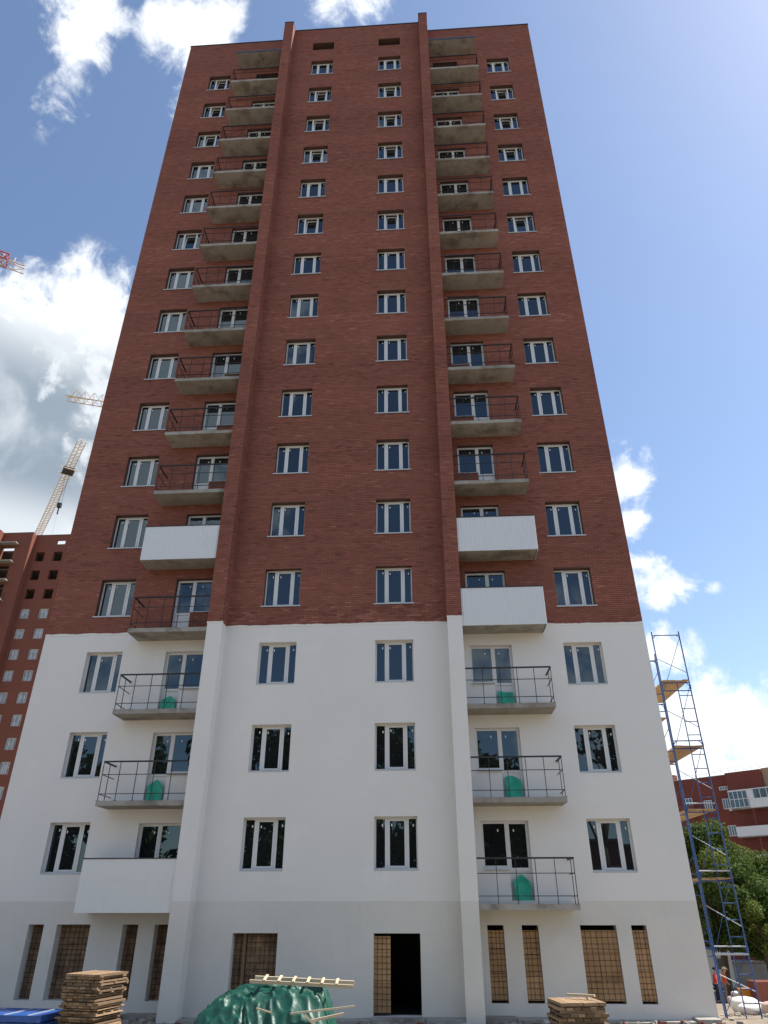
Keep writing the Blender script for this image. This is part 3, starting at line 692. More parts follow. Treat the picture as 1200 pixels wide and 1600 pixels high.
# ------------------------------------------------------------------ scaffold tower at the right corner
def make_scaffold():
    t = thing('scaffold_tower', 'tall narrow blue tubular scaffold with plank decks standing beside the right corner of the tower', 'scaffolding', (8.53, 3.7, ZB))
    o0 = Vector((8.53, 3.7, ZB))
    xl, xr = 8.06 - o0.x, 9.0 - o0.x
    ys = [0.7 - o0.y, 3.7 - o0.y, 6.7 - o0.y]
    zt = 10.0; LV = [0.31, 2.17, 4.08, 6.0, 7.9]; UV = [0.5, 2.44, 4.34, 6.25, 8.17, 9.87]
    def part(name, mb, m): return mb.build(name, MT[m], t)
    for bi, y in enumerate(ys):
        for x in (xl, xr):
            top = zt if bi < 2 else 8.0
            mb = MB(); segs = [ZB] + [z + 0.1 for z in LV] + [zt]
            mb.tube((x, y, 0), (x, y, top - o0.z), 0.021, 8)
            for z in LV: mb.tube((x, y, z + 0.06 - o0.z), (x, y, z + 0.20 - o0.z), 0.031, 8)
            part('post', mb, 'blue')
        for z in LV + UV:
            if bi == 2 and z > 8.2: continue
            pale = z in (0.5, 0.31, 2.44, 4.34) and bi == 0
            part('crossbar', MB().tube((xl, y, z - o0.z), (xr, y, z - o0.z), 0.019 if z != 0.31 else 0.03, 7), 'galv' if pale else 'blue')
        for z in UV:
            if bi == 2 and z > 8.2: continue
            mb = MB()
            for x, s in ((xl, 1), (xr, -1)): mb.tube((x, y, z - 0.12 - o0.z), (x + s * 0.12, y, z - o0.z), 0.013, 6)
            part('gusset', mb, 'blue')
    # ladder in the near frame
    y = ys[0]; xi = xr - 0.42
    for lo, hi in zip([ZB] + LV[:-1], UV[:-1]):
        part('ladder_rail', MB().tube((xi, y, max(lo, ZB) - o0.z), (xi, y, hi - o0.z), 0.017, 7), 'blue')
        for f in (0.2, 0.4, 0.6, 0.8): part('rung', MB().tube((xi, y, lo + (hi - lo) * f - o0.z), (xr, y, lo + (hi - lo) * f - o0.z), 0.014, 6), 'blue')
    # braces
    for lo, hi in zip([ZB + 0.1] + LV, UV):
        h = hi - lo
        part('brace', MB().tube((xr, ys[0] + 0.03, lo + h * 0.95 - o0.z), (xl + 0.12, ys[0] + 0.25, lo + h * 0.03 - o0.z), 0.009, 6), 'blue')
        part('brace', MB().tube((xl, ys[0] + 0.02, lo + h * 0.58 - o0.z), (xr, ys[0] + 0.04, lo + h * 0.32 - o0.z), 0.011, 6), 'blue' if lo > 5 else 'galv')
        part('brace', MB().tube((xl, ys[1], lo + h * 0.9 - o0.z), (xl, ys[2], lo + h * 0.2 - o0.z), 0.012, 6), 'blue')
    # doubled inner post with short brackets back to the wall
    part('inner_post', MB().tube((xl + 0.01, ys[0] + 0.16, 0), (xl + 0.01, ys[0] + 0.16, 9.25 - o0.z), 0.018, 8), 'blue')
    for z in LV + [9.05, 7.55, 5.7, 3.75, 1.85]:
        part('bracket', MB().tube((xl + 0.01, ys[0] + 0.16, z - 0.06 - o0.z), (7.63 - o0.x, ys[0] + 0.2, z - 0.06 - o0.z), 0.017, 6), 'blue')
    for z in (8.6, 6.7, 4.8, 2.9, 1.0):
        part('brace', MB().tube((xl + 0.01, ys[0] + 0.18, z - o0.z), (7.66 - o0.x, ys[0] + 0.5, z - 0.75 - o0.z), 0.011, 6), 'blue')
    # decks: four planks a bay
    for z in (8.19, 6.02, 4.10, 2.19):
        for b in (0, 1):
            if b == 1 and z > 8: z2 = 7.6
            else: z2 = z
            w = (xr - xl - 0.06) / 4
            for i in range(4):
                x = xl + 0.03 + i * w
                mb = MB(); dzz = random.uniform(0, 0.012)
                mb.box(x + 0.006, x + w - 0.006, ys[b] + random.uniform(-0.12, -0.02), ys[b + 1] + random.uniform(-0.03, -0.005), z2 + 0.022 + dzz - o0.z, z2 + 0.062 + dzz - o0.z)
                part('plank', mb, 'plank')
make_scaffold()

# ------------------------------------------------------------------ trees
def leaf_cloud(centres, radii, n_per, size, flat=0.8, seed=1, tone_by=None):
    r = np.random.default_rng(seed); Vs = []; T = []
    for c, rad, n in zip(centres, radii, n_per):
        d = r.normal(size=(n, 3)); d /= np.linalg.norm(d, axis=1)[:, None]
        rr = rad * (0.25 + 0.80 * r.random(n) ** 0.55); p = np.array(c) + d * rr[:, None] * np.array([1, 1, flat]) + r.normal(0, rad * 0.07, (n, 3))
        nr = d * 0.7 + r.normal(0, 0.6, (n, 3)) + np.array([0, 0, 0.35]); nr /= np.linalg.norm(nr, axis=1)[:, None]
        a = np.cross(nr, r.normal(size=(n, 3))); a /= np.linalg.norm(a, axis=1)[:, None]; b = np.cross(nr, a)
        s = size * (0.6 + 0.8 * r.random(n))[:, None]
        q = np.stack([p - a * s, p - b * s * 0.55 + nr * s * 0.12, p + a * s, p + b * s * 0.55 + nr * s * 0.12], 1); Vs.append(q)
        T.append(np.clip(0.48 + r.normal(0, 0.2, n) + r.normal(0, 0.24), 0, 1))
    V = np.concatenate(Vs).reshape(-1, 3); F = np.arange(len(V)).reshape(-1, 4)
    return V, F, np.concatenate(T)
def make_tree(x, y, h, cr, label, group, seed, leaf='leaf', n=9000, size=0.16, clumps=26, trunk_h=0.3, cat='tree', spread=1.0, z=None):
    z = ground_z(x, y) if z is None else z
    t = thing('broadleaf_tree', label, cat, (x, y, z), 0, group); rnd = random.Random(seed)
    mb = MB(); pts = [Vector((0, 0, -0.2))]; r0 = 0.022 * h + 0.05
    th = h * 0.72; prev = pts[0]; pr_ = r0
    for i in range(1, 7):
        f = i / 6; p = Vector((rnd.uniform(-.04, .04) * h * f, rnd.uniform(-.04, .04) * h * f, th * f)); rr = r0 * (1 - 0.8 * f)
        mb.tube(prev, p, pr_, 8, rr); prev, pr_ = p, rr; pts.append(p)
    mb.build('trunk', MT['bark'], t, smooth=True)
    C = []; Rr = []
    for i in range(clumps):
        a = rnd.uniform(0, 2 * math.pi); v = rnd.random(); zc = h * (trunk_h + (0.93 - trunk_h) * v)
        prof = math.sin(math.pi * min(1, max(0, (0.12 + 0.80 * v)))) ** 0.7
        rad = cr * prof * (rnd.random() ** 0.5) * 0.85; C.append((rad * math.cos(a) * spread, rad * math.sin(a) * spread, zc)); Rr.append(cr * (rnd.uniform(0.15, 0.30) if size < 0.2 else rnd.uniform(0.22, 0.42)))
    lb = MB()
    for c in C[:: 2]:
        k = min(6, max(2, int(6 * c[2] / th * 0.75))); lb.tube(pts[min(k, 6)], c, r0 * 0.22, 5, 0.02)
    lb.build('limbs', MT['bark'], t)
    w = np.array(Rr) ** 2; npp = np.maximum(20, (n * w / w.sum()).astype(int))
    V, F, T = leaf_cloud(C, Rr, npp, size, 0.8, seed)
    o = obj('crown', np_mesh('crown', V, F, MT[leaf], T), t); return t
# right background trees: in front of the old brick building
make_tree(18.6, 31.0, 10.4, 3.6, 'tall leafy green tree just right of the scaffold, below the red building', 'trees on the right', 11, n=30000, size=0.095, clumps=60)
make_tree(23.2, 34.0, 9.0, 3.9, 'green tree at the right edge of the view under the white balconies', 'trees on the right', 12, n=28000, size=0.095, clumps=56)
make_tree(15.4, 36.0, 9.0, 3.6, 'darker tree seen through the blue scaffold tower', 'trees on the right', 13, 'leafdark', n=20000, size=0.11, clumps=40)
make_tree(20.6, 29.0, 6.6, 2.5, 'low bushy tree with hanging branches above the concrete fence', 'trees on the right', 14, n=18000, size=0.085, clumps=36, trunk_h=0.32)
make_tree(27.5, 40.0, 8.2, 4.2, 'rounded tree half cut off by the right edge of the view', 'trees on the right', 15, 'leafdark', n=18000, size=0.11, clumps=36)
# trees behind the camera, which the dark lower panes mirror
BACKT = [(-36, -46, 19), (-27, -42, 18), (-19, -45, 20), (-11.5, -42, 18.5), (-4.5, -44, 19.5), (2.5, -43, 17), (6.5, -41, 14.5)]
for i, (x, y, h) in enumerate(BACKT):
    make_tree(x, y, h, 4.9, 'dark leafy tree mirrored only in the panes of the lower windows', 'trees mirrored in the windows', 30 + i, 'leafdark', n=3600, size=0.42, clumps=34, trunk_h=0.12, z=-1.2)
make_tree(12.2, -30, 17.0, 2.7, 'thin sparse tree mirrored in the third-floor window at the right', None, 51, 'leafdark', n=700, size=0.30, clumps=22, trunk_h=0.5, z=-1.2)
def mirrored_building():
    t = thing('low_building', 'low red brick building mirrored in the second-floor window at the right', 'building', (20.0, -55, ZB), math.pi)
    MB().box(-7, 7, -3, 3, 0, 8.0).build('wall', MT['farbrick'], t)
    MB().box(-7.3, 7.3, -3.3, 3.3, 8.003, 8.25).build('roof', MT['roofing'], t)
    for fl in range(2):
        for x in (-5.6, -2.9, -0.2, 2.5, 5.2):
            w = MB().box(x - 0.7, x + 0.7, -3.05, -3.003, 1.3 + 3 * fl, 1.38 + 3 * fl).box(x - 0.7, x + 0.7, -3.05, -3.003, 2.75 + 3 * fl, 2.83 + 3 * fl).box(x - 0.04, x + 0.04, -3.05, -3.003, 1.381 + 3 * fl, 2.749 + 3 * fl).build('window', MT['pvc'], t)
            MB().box(x - 0.7, x - 0.05, -3.03, -3.004, 1.382 + 3 * fl, 2.748 + 3 * fl).build('pane', MT['glass'], w); MB().box(x + 0.05, x + 0.7, -3.03, -3.004, 1.382 + 3 * fl, 2.748 + 3 * fl).build('pane', MT['glass'], w)
mirrored_building()
# ------------------------------------------------------------------ the old brick building on the right (facade turned 45 degrees)
def make_old_building():
    bx, by = 30.8, 71.6; zg = -4.0
    t = thing('brick_building', 'older dark red brick block with white glazed balconies behind the trees on the right', 'apartment block', (bx, by, zg), -math.pi / 4)
    # local: x along the facade to the right, y away from the viewer
    S0, S1, S2, S3 = -22.0, 6.75, 10.9, 40.0; zr = 15.0 - zg; D = 12
    def part(nm, mb, m, p=None): return mb.build(nm, m, t if p is None else p)
    part('wall', MB().box(S0, S1 - 0.004, 0, D, 0, zr - 0.06), MT['oldbrick'])
    part('projecting_wall', MB().box(S1, S2 - 0.004, -0.6, D, 0, zr + 0.05), MT['oldbrick'])
    part('beige_wall', MB().box(S2, S3, -0.3, D, 0, zr + 0.15), MT['beige'])
    part('roof', MB().box(S0, S3, 3.4, D - 0.3, zr + 0.151, zr + 0.2), MT['roofing'])
    part('parapet_flashing', MB().box(S0, S1 - 0.01, -0.06, 0.2, zr - 0.056, zr - 0.01), MT['galv'])
    mb = MB()
    for i in range(60):
        s = S0 + i * 0.9; z0 = zr + 0.1
        mb.tube((s, 0.5, zr), (s, 0.5, zr + 0.75), 0.018, 4)
    for z in (0.45, 0.75): mb.tube((S0, 0.5, zr + z), (S0 + 53.1, 0.5, zr + z), 0.018, 4)
    part('roof_railing', mb, MT['galv'])
    def win(s, z, w, h, y, parent=None, n=3):
        f = MB().box(s, s + w, y - 0.06, y - 0.003, z, z + 0.07).box(s, s + w, y - 0.06, y - 0.003, z + h - 0.07, z + h)
        for i in range(n + 1):
            x = s + (w - 0.08) * i / n; f.box(x, x + 0.08, y - 0.06, y - 0.003, z + 0.071, z + h - 0.071)
        o = part('window', f, MT['pvc'])
        for i in range(n):
            a = s + (w - 0.08) * i / n + 0.081; b = s + (w - 0.08) * (i + 1) / n - 0.001
            p = MB().box(a, b, y - 0.04, y - 0.004, z + 0.072, z + h - 0.072).build('pane', MT['glass'], o)
        return o
    win(5.5, 13.3 - zg, 1.05, 0.40, 0.0)
    for fl in range(5):
        z = 11.2 - zg - 2.9 * fl
        win(3.3, z, 0.95, 1.15, 0.0); win(5.55, z, 0.95, 1.15, 0.0)
        for s in (-2.2, -5.2, -8.5, -12): win(s, z, 1.0, 1.15, 0.0)
        for s in (12.5, 16, 20, 24): win(s, z, 1.2, 1.2, -0.3)
    win(-2.0, 13.3 - zg, 1.05, 0.4, 0.0)
    # air conditioner under the second window
    part('air_conditioner', MB().box(6.25, 6.72, -0.32, -0.065, 10.95 - zg, 11.3 - zg), MT['pvc'])
    # balconies: top one glazed to the full height, then white parapets with dark recesses
    def balc(fl, s0, s1, glazed):
        z = 11.05 - zg - 2.9 * fl; y0 = -1.7; yb = -0.604
        sl = part('balcony', MB().box(s0, s1, y0, yb, z - 0.16, z), MT['concrete'])
        if glazed:
            MB().box(s0 + 2.2, s1, y0 - 0.03, y0, z - 0.1, z + 0.85).build('parapet', MT['panel'], sl)
            MB().box(s0 - 0.03, s1, y0 - 0.04, yb, z + 1.80, z + 1.9).build('cover', MT['pvc'], sl)
            g = MB()
            for i in range(5): g.box(s0 + 0.52 * i, s0 + 0.52 * i + 0.07, y0 - 0.06, y0 - 0.002, z + 0.002, z + 1.798)
            for zz in (z + 0.003, z + 0.88, z + 1.73): g.box(s0 + 0.072, s0 + 2.07, y0 - 0.055, y0 - 0.003, zz, zz + 0.065)
            for i in range(6): g.box(s0 + 2.8 + 0.75 * i, s0 + 2.87 + 0.75 * i, y0 - 0.06, y0 - 0.002, z + 0.852, z + 1.798)
            g.build('glazing_bars', MT['pvc'], sl)
            MB().box(s0 + 0.03, s0 + 2.1, y0 + 0.002, y0 + 0.02, z + 0.01, z + 1.79).build('pane', MT['glass'], sl)
            MB().box(s0 + 2.85, s1, y0 + 0.002, y0 + 0.02, z + 0.855, z + 1.79).build('pane', MT['glass'], sl)
            MB().box(s0 + 2.12, s0 + 2.8, y0 - 0.025, y0 - 0.001, z + 0.855, z + 1.79).build('infill_panel', MT['panel'], sl)
        else:
            MB().box(s0, s1, y0 - 0.03, y0, z - 0.05, z + 0.95).build('parapet', MT['panel'], sl)
            MB().box(s0 + 2.3, s0 + 2.5, y0 + 0.001, y0 + 0.2, z + 0.951, z + 2.70).build('column', MT['oldbrick'], sl)
        # loggia back wall door
        return sl
    balc(0, 7.15, 18, True)
    for fl in (1, 2, 3, 4): balc(fl, 7.15, 18, False)
    for fl in range(0, 5): balc2 = part('balcony', MB().box(0.6, 2.4, -0.9, -0.003, 11.0 - zg - 2.9 * fl - 0.15, 11.0 - zg - 2.9 * fl).box(0.6, 2.4, -0.94, -0.901, 11.0 - zg - 2.9 * fl - 0.1, 11.9 - zg - 2.9 * fl), MT['farbrick'])
    for fl in range(0, 5): win(1.0, 11.3 - zg - 2.9 * fl, 0.9, 1.5, 0.0, n=2)
    # shafts between the loggias stand forward
    part('chimney', MB().box(-3, -1.6, 3, 4.2, zr, zr + 1.2), MT['oldbrick'])
make_old_building()

# ------------------------------------------------------------------ the half-built tower on the left
def make_left_building():
    t = thing('unfinished_building', 'half-built red brick tower with empty window holes, behind the left edge of the main tower', 'apartment block', (-57, 65.3, -4))
    o0 = Vector((-57, 65.3, -4)); YW = 0.0; YF = -1.0; zr = 49.35 + 4
    def part(nm, mb, m, p=None): return mb.build(nm, m, t if p is None else p)
    H2 = 2.94; cols = [(-56.52 + 57, -55.2 + 57), (-53.86 + 57, -52.5 + 57)]
    xr_ = 14.0; hs = []
    for j in range(17):
        for (a, b) in cols: hs.append((a, b, 45.08 + 4 - H2 * j, 46.58 + 4 - H2 * j))
    hs.append((cols[1][0], cols[1][1], 47.8 + 4, 48.52 + 4))
    mb = MB(); wall(mb, -0.1, xr_, 0, zr, YW, hs, 0.4); mb.quad((xr_, 0, 0), (xr_, 14, 0), (xr_, 14, zr), (xr_, 0, zr))
    part('wing_wall', mb, MT['farbrick'])
    # projecting bay with balconies on its left
    hs2 = [(-4.3, -2.35, 45.1 + 4 - H2 * j, 47.0 + 4 - H2 * j) for j in range(16)]
    mb = MB(); wall(mb, -4.6, -0.1, 0, zr, YF, hs2, 0.4); mb.quad((-0.1, YF, 0), (-0.1, 0, 0), (-0.1, 0, zr), (-0.1, YF, zr))
    part('bay_wall', mb, MT['farbrick'])
    part('pilaster', MB().box(-5.2, -4.604, -2.0, 0, 0, zr + 0.1), MT['farbrick'])
    mb = MB(); wall(mb, -14, -5.204, 0, zr, YF, [], 0.4); part('bay_wall', mb, MT['farbrick'])
    part('parapet_flashing', MB().box(-4.58, -0.09, YF - 0.04, YF + 0.3, zr + 0.001, zr + 0.06).box(-0.085, xr_, -0.04, 0.3, zr + 0.001, zr + 0.06), MT['flash'])
    part('back_wall', MB().quad((-14, 13, 0), (xr_, 13, 0), (xr_, 13, zr - 1.2), (-14, 13, zr - 1.2)), MT['farbrick'])
    part('inner_wall', MB().quad((-14, 4, 0), (xr_, 4, 0), (xr_, 4, zr - 1.9), (-14, 4, zr - 1.9)), MT['dark'])
    for j in range(-1, 17): part('floor_slab', MB().box(-14, xr_ - 0.05, 0.41, 12.9, 44.0 + 4 - H2 * j, 44.2 + 4 - H2 * j), MT['concrete'])
    for j in range(16):
        z = 47.35 + 4 - H2 * j
        sl = part('balcony', MB().box(-4.58, -1.82, YF - 0.95, YF - 0.003, z, z + 0.16), MT['concrete'])
        if j >= 3:
            r = MB()
            for zz in (0.4, 0.9, 1.3): r.tube((-4.5, YF - 0.9, z + zz), (-1.85, YF - 0.9, z + zz), 0.02, 5); r.tube((-1.85, YF - 0.9, z + zz), (-1.85, YF, z + zz), 0.02, 5)
            r.build('railing', MT['black'], sl)
    # fitted windows from the fourth row down
    for j in range(3, 17):
        for (a, b) in cols:
            z = 45.08 + 4 - H2 * j; f = MB(); y = 0.18; w = b - a
            f.box(a + 0.002, b - 0.002, y, y + 0.07, z + 0.002, z + 0.07).box(a + 0.002, b - 0.002, y, y + 0.07, z + 1.43, z + 1.498)
            for fx in (0, 0.29, 0.70, 0.955): f.box(a + 0.002 + fx * (w - 0.06), a + 0.06 + fx * (w - 0.06), y, y + 0.07, z + 0.071, z + 1.429)
            o = part('window', f, MT['pvc'])
            MB().box(a + 0.01, b - 0.01, y + 0.03, y + 0.05, z + 0.02, z + 1.48).build('pane', MT['greypane'], o)
make_left_building()

# ------------------------------------------------------------------ cranes
def lattice(mb, a, b, w, h, step, rch=0.06, rdi=0.035, up=Vector((0, 0, 1)), tri=True, taper=1.0):
    """triangular boom: two bottom chords and a top chord with lacing"""
    a = Vector(a); b = Vector(b); d = (b - a); L_ = d.length; d.normalize(); s = d.cross(up).normalized(); u = s.cross(d).normalized()
    n = max(2, int(L_ / step))
    def pt(i, k):
        p = a + d * (L_ * i / n); f = 1.0 if i < n else taper
        if tri: return p + (s * (w / 2), s * (-w / 2), u * h * f)[k]
        return p + (s * w / 2 + u * h / 2, -s * w / 2 + u * h / 2, -s * w / 2 - u * h / 2, s * w / 2 - u * h / 2)[k]
    K = 3 if tri else 4
    for k in range(K): mb.tube(pt(0, k), pt(n, k), rch, 5)
    for i in range(n):
        for k in range(K):
            k2 = (k + 1) % K
            mb.tube(pt(i, k), pt(i + 1, k2), rdi, 4); mb.tube(pt(i, k2), pt(i, k), rdi, 4)
    return mb
def make_crane(label, tip, back, length, mcol, zjib, w=1.3, h=1.4, trolley=None, hook=None, red_from=None):
    tip = Vector(tip); back = Vector(back); d = (back - tip).normalized(); base = tip + d * length
    g = ground_z(base.x, base.y)
    t = thing('tower_crane', label, 'crane', (base.x, base.y, g), 0, 'tower cranes'); o = Vector((base.x, base.y, g))
    mb = MB(); lattice(mb, (0, 0, 0), (0, 0, zjib - g + 0.5), 1.6, 1.6, 1.8, 0.10, 0.05, up=Vector((0, 1, 0)), tri=False); mb.build('mast', MT[mcol], t)
    mb = MB(); lattice(mb, Vector((0, 0, zjib - g)), tip - o, w, h, 1.25, 0.075, 0.042, taper=0.15); mb.build('jib', MT[mcol], t)
    if red_from:
        mb = MB(); a = tip + d * red_from[0] - o; b = tip + d * red_from[1] - o; lattice(mb, a, b, w + 0.1, h + 0.1, 1.25, 0.10, 0.06); mb.build('jib_section', MT['cranered'], t)
    cj = -d; mb = MB(); lattice(mb, Vector((0, 0, zjib - g)), Vector((0, 0, zjib - g)) + d * 12, 1.6, 0.9, 1.5, 0.08, 0.045); mb.build('counter_jib', MT[mcol], t)
    mb = MB(); T = Matrix.Translation(Vector((0, 0, zjib - g)) + d * 10.5) @ d.to_track_quat('X', 'Z').to_matrix().to_4x4(); mb.box(-1.2, 1.2, -0.9, 0.9, -1.6, 0.6, T); mb.build('counterweight', MT['concrete'], t)
    mb = MB(); lattice(mb, (0, 0, zjib - g + 0.6), (0, 0, zjib - g + 7), 1.0, 1.0, 1.5, 0.08, 0.045, up=Vector((0, 1, 0)), tri=False); mb.build('head', MT[mcol], t)
    mb = MB(); top = Vector((0, 0, zjib - g + 7))
    mb.tube(top, tip - o + d * length * 0.25 + Vector((0, 0, h)), 0.035, 4); mb.tube(top, tip - o + d * length * 0.6 + Vector((0, 0, h)), 0.035, 4); mb.tube(top, Vector((0, 0, zjib - g)) + d * 11, 0.035, 4); mb.build('tie_rods', MT['black'], t)
    mb = MB(); mb.box(-1.9, -0.85, -0.8, 0.8, zjib - g - 2.0, zjib - g + 0.1); cab = mb.build('cab', MT['cranewhite'], t)
    MB().box(-1.93, -1.905, -0.7, 0.7, zjib - g - 1.2, zjib - g - 0.2).build('pane', MT['glass'], cab)
    if trolley is not None:
        p = Vector(trolley) - o; mb = MB(); T = Matrix.Translation(p) @ d.to_track_quat('X', 'Z').to_matrix().to_4x4()
        mb.box(-1.1, 1.1, -0.95, 0.95, -0.55, -0.10, T); tr = mb.build('trolley', MT['rustrail'], t)
        mb = MB(); mb.box(-1.15, -1.0, -1.5, 1.5, -0.5, -0.3, T); mb.box(1.0, 1.15, -1.5, 1.5, -0.5, -0.3, T); mb.build('trolley_frame', MT['cranewhite'], tr)
        if hook:
            mb = MB(); q = p - Vector((0, 0, hook)); mb.tube(p + Vector((0.25, 0, -0.5)), q + Vector((0.25, 0, 0)), 0.03, 4); mb.tube(p + Vector((-0.25, 0, -0.5)), q + Vector((-0.25, 0, 0)), 0.03, 4); mb.build('hoist_rope', MT['black'], t)
            mb = MB(); mb.box(q.x - 0.34, q.x + 0.34, q.y - 0.22, q.y + 0.22, q.z - 0.9, q.z); mb.tube(q - Vector((0, 0, 0.9)), q - Vector((0, 0, 2.2)), 0.12, 6); hk = mb.build('hook_block', MT['black'], t)
            MB().tube(q - Vector((0, 0, 2.2)), q - Vector((0, 0, 9)), 0.02, 4).build('sling', MT['galv'], hk)
F_, R2_, U2_ = CF, CR, CU; CO = Vector((0, -23.5476, 1.6))
make_crane('crane whose pale lattice jib rises steeply above the unfinished building on the left', (-57.08, 70.49, 70), (-81.26, 103.19, 70), 62, 'cranewhite', 70, 1.35, 1.2, trolley=(-63.3, 78.9, 70.0), hook=7.0)
make_crane('crane whose short yellowish jib end pokes out behind the main tower left edge', (-54.43, 58.93, 70), (-49.14, 60.86, 70), 32, 'craneyellow', 70, 1.5, 1.9)
make_crane('crane whose red and pale jib tip enters at the left edge high in the sky', (-48.08, 34.2, 70), (-50.34, 32.68, 70), 42, 'cranewhite', 70, 1.4, 1.5, red_from=(2.0, 6.5))

# ------------------------------------------------------------------ things on the ground in front of the tower
def pallet_boards(t, w, d, h, seed, nb=6, m='wood'):
    rnd = random.Random(seed)
    bt = h * rnd.uniform(0.48, 0.86)
    nbear = rnd.choice((2, 3, 3, 4))
    for i in range(nbear):                                   # battens along the front and back edges and between
        y = -d / 2 + 0.01 + (d - 0.11) * i / (nbear - 1); e = rnd.uniform(-0.06, 0.02)
        MB().box(-w / 2 - e, w / 2 + rnd.uniform(-0.08, 0.02), y + rnd.uniform(0, 0.05), y + 0.09, 0.0, h - bt - 0.001).build('bearer', MT[m], t)
    bwid = w / nb
    for i in range(nb):
        x = -w / 2 + i * bwid; e0 = rnd.uniform(-0.015, 0.035); e1 = rnd.uniform(-0.015, 0.035)
        MB().box(x + 0.004, x + bwid - 0.004 - rnd.uniform(0, 0.015), -d / 2 - e0, d / 2 + e1, h - bt, h - rnd.uniform(0, 0.005)).build('board', MT[m], t)
ORD = ['topmost', 'second', 'third', 'fourth', 'fifth', 'sixth', 'seventh', 'eighth', 'ninth', 'tenth', 'eleventh', 'twelfth', 'thirteenth', 'fourteenth', 'fifteenth', 'sixteenth', 'seventeenth', 'eighteenth', 'nineteenth', 'twentieth', 'twenty-first', 'twenty-second', 'twenty-third', 'twenty-fourth']
def pallet_stack(cx, cy, ztop, w, d, n, rz, hh, where, group, seed, m='wood', jit=0.05):
    rnd = random.Random(seed); z = ztop
    hs = [rnd.uniform(0.8, 1.2) for _ in range(n)]; tot = ztop - ZB; sc = tot / sum(hs)
    for i in range(n):
        h = hs[i] * sc; z -= h
        lab = ('topmost wooden shield of the ' if i == 0 else 'lowest wooden shield of the ' if i == n - 1 else ORD[i] + ' wooden shield from the top of the ') + where
        t = thing('wooden_pallet', lab, 'pallet', (cx + rnd.uniform(-jit, jit), cy + rnd.uniform(-jit, jit), z + 0.001), rz + rnd.uniform(-0.05, 0.05), group)
        pallet_boards(t, w * rnd.uniform(0.96, 1.04), d * rnd.uniform(0.95, 1.04), h - 0.003, seed * 100 + i, 6, m)
pallet_stack(-8.02, -4.15, 0.17, 0.98, 1.02, 24, R_(-13), 0.1, 'tall weathered stack before the left wing', 'shields in the tall stack', 5)
pallet_stack(3.20, -4.0, -0.33, 1.08, 1.0, 9, R_(9), 0.1, 'low stack before the right wing', 'shields in the low stack', 8, jit=0.04)

# loose battens leaning on the low stack
def batten(p, q, w, h, m, label, group=None):
    p = Vector(p); q = Vector(q); mb = MB(); mb.bar(Vector((0, 0, 0)), q - p, w, h); o = mb.build('batten', MT[m], None, p); tag(o, label, 'batten', group); return o
batten((3.95, -4.25, -1.18), (3.45, -3.95, -0.27), 0.09, 0.025, 'palewood', 'pale board leaning steeply on the right end of the low wood stack')
batten((3.05, -3.7, -0.255), (3.62, -4.05, -0.245), 0.07, 0.04, 'palewood', 'short offcut lying on top of the low wood stack')
batten((4.10, -4.35, -1.17), (3.58, -4.1, -0.62), 0.06, 0.025, 'palewood', 'short pale stick propped low against the right end of the low wood stack')

# stack of blue steel deck panels at the far left
def blue_panel(z, i, rz):
    lab = ('topmost' if i == 0 else 'lowest' if i == 3 else ORD[i] + ' from the top') + ' blue steel panel in the stack at the bottom left corner'
    t = thing('steel_panel', lab, 'panel', (-10.0 + 0.03 * i, -3.9 - 0.04 * i, z), rz, 'blue panels in the stack')
    MB().box(-1.3, 1.05, -0.55, 0.55, 0.10, 0.118).build('sheet', MT['bluesheet'], t)
    MB().box(-1.3, 1.05, -0.6, -0.552, 0.0, 0.128).box(-1.3, 1.05, 0.552, 0.6, 0.0, 0.128).box(1.052, 1.1, -0.6, 0.6, 0.0, 0.128).box(-1.35, -1.302, -0.6, 0.6, 0.0, 0.128).build('rim', MT['bluesheet'], t)
    for x in (-0.9, -0.45, 0.0, 0.45, 0.85): MB().box(x, x + 0.035, -0.55, 0.55, 0.0, 0.0995).build('rib', MT['blue'], t)
    for x in (-0.6, 0.1, 0.7): MB().box(x, x + 0.03, -0.55, 0.55, 0.119, 0.135).build('strap', MT['galv'], t)
for i in range(4): blue_panel(-0.62 - 0.145 * (i + 1), i, R_(-6 + 3 * i))

# broken brick, mortar lumps and stones on the ground along the tower
def rubble():
    rr = random.Random(77); mb = MB()
    for i in range(520):
        x = rr.uniform(-13.5, 11.5); y = -0.35 - abs(rr.gauss(0, 0.8)) if x < 7.4 else rr.uniform(-1.5, 6); s = rr.choice((0.025, 0.03, 0.045, 0.07)) * rr.uniform(0.7, 1.4)
        if x < 7.4 and y > -1.05 - s and (PL[0] - 0.2 < x < PR[1] + 0.2): y -= 0.8
        mb.cur = rr.choice((0, 0, 0, 0, 1, 2)); T = Matrix.Translation((x, y, ground_z(x, y) + s * 0.35)) @ Matrix.Rotation(rr.uniform(0, 3), 4, 'Z') @ Matrix.Rotation(rr.uniform(-0.6, 0.6), 4, 'X')
        mb.box(-s, s * rr.uniform(0.6, 1.3), -s * 0.7, s * 0.7, -s * 0.5, s * 0.5, T)
    o = mb.build('rubble', [MT['concrete'], MT['oldbrick'], MT['fence']]); o['kind'] = 'stuff'
rubble()
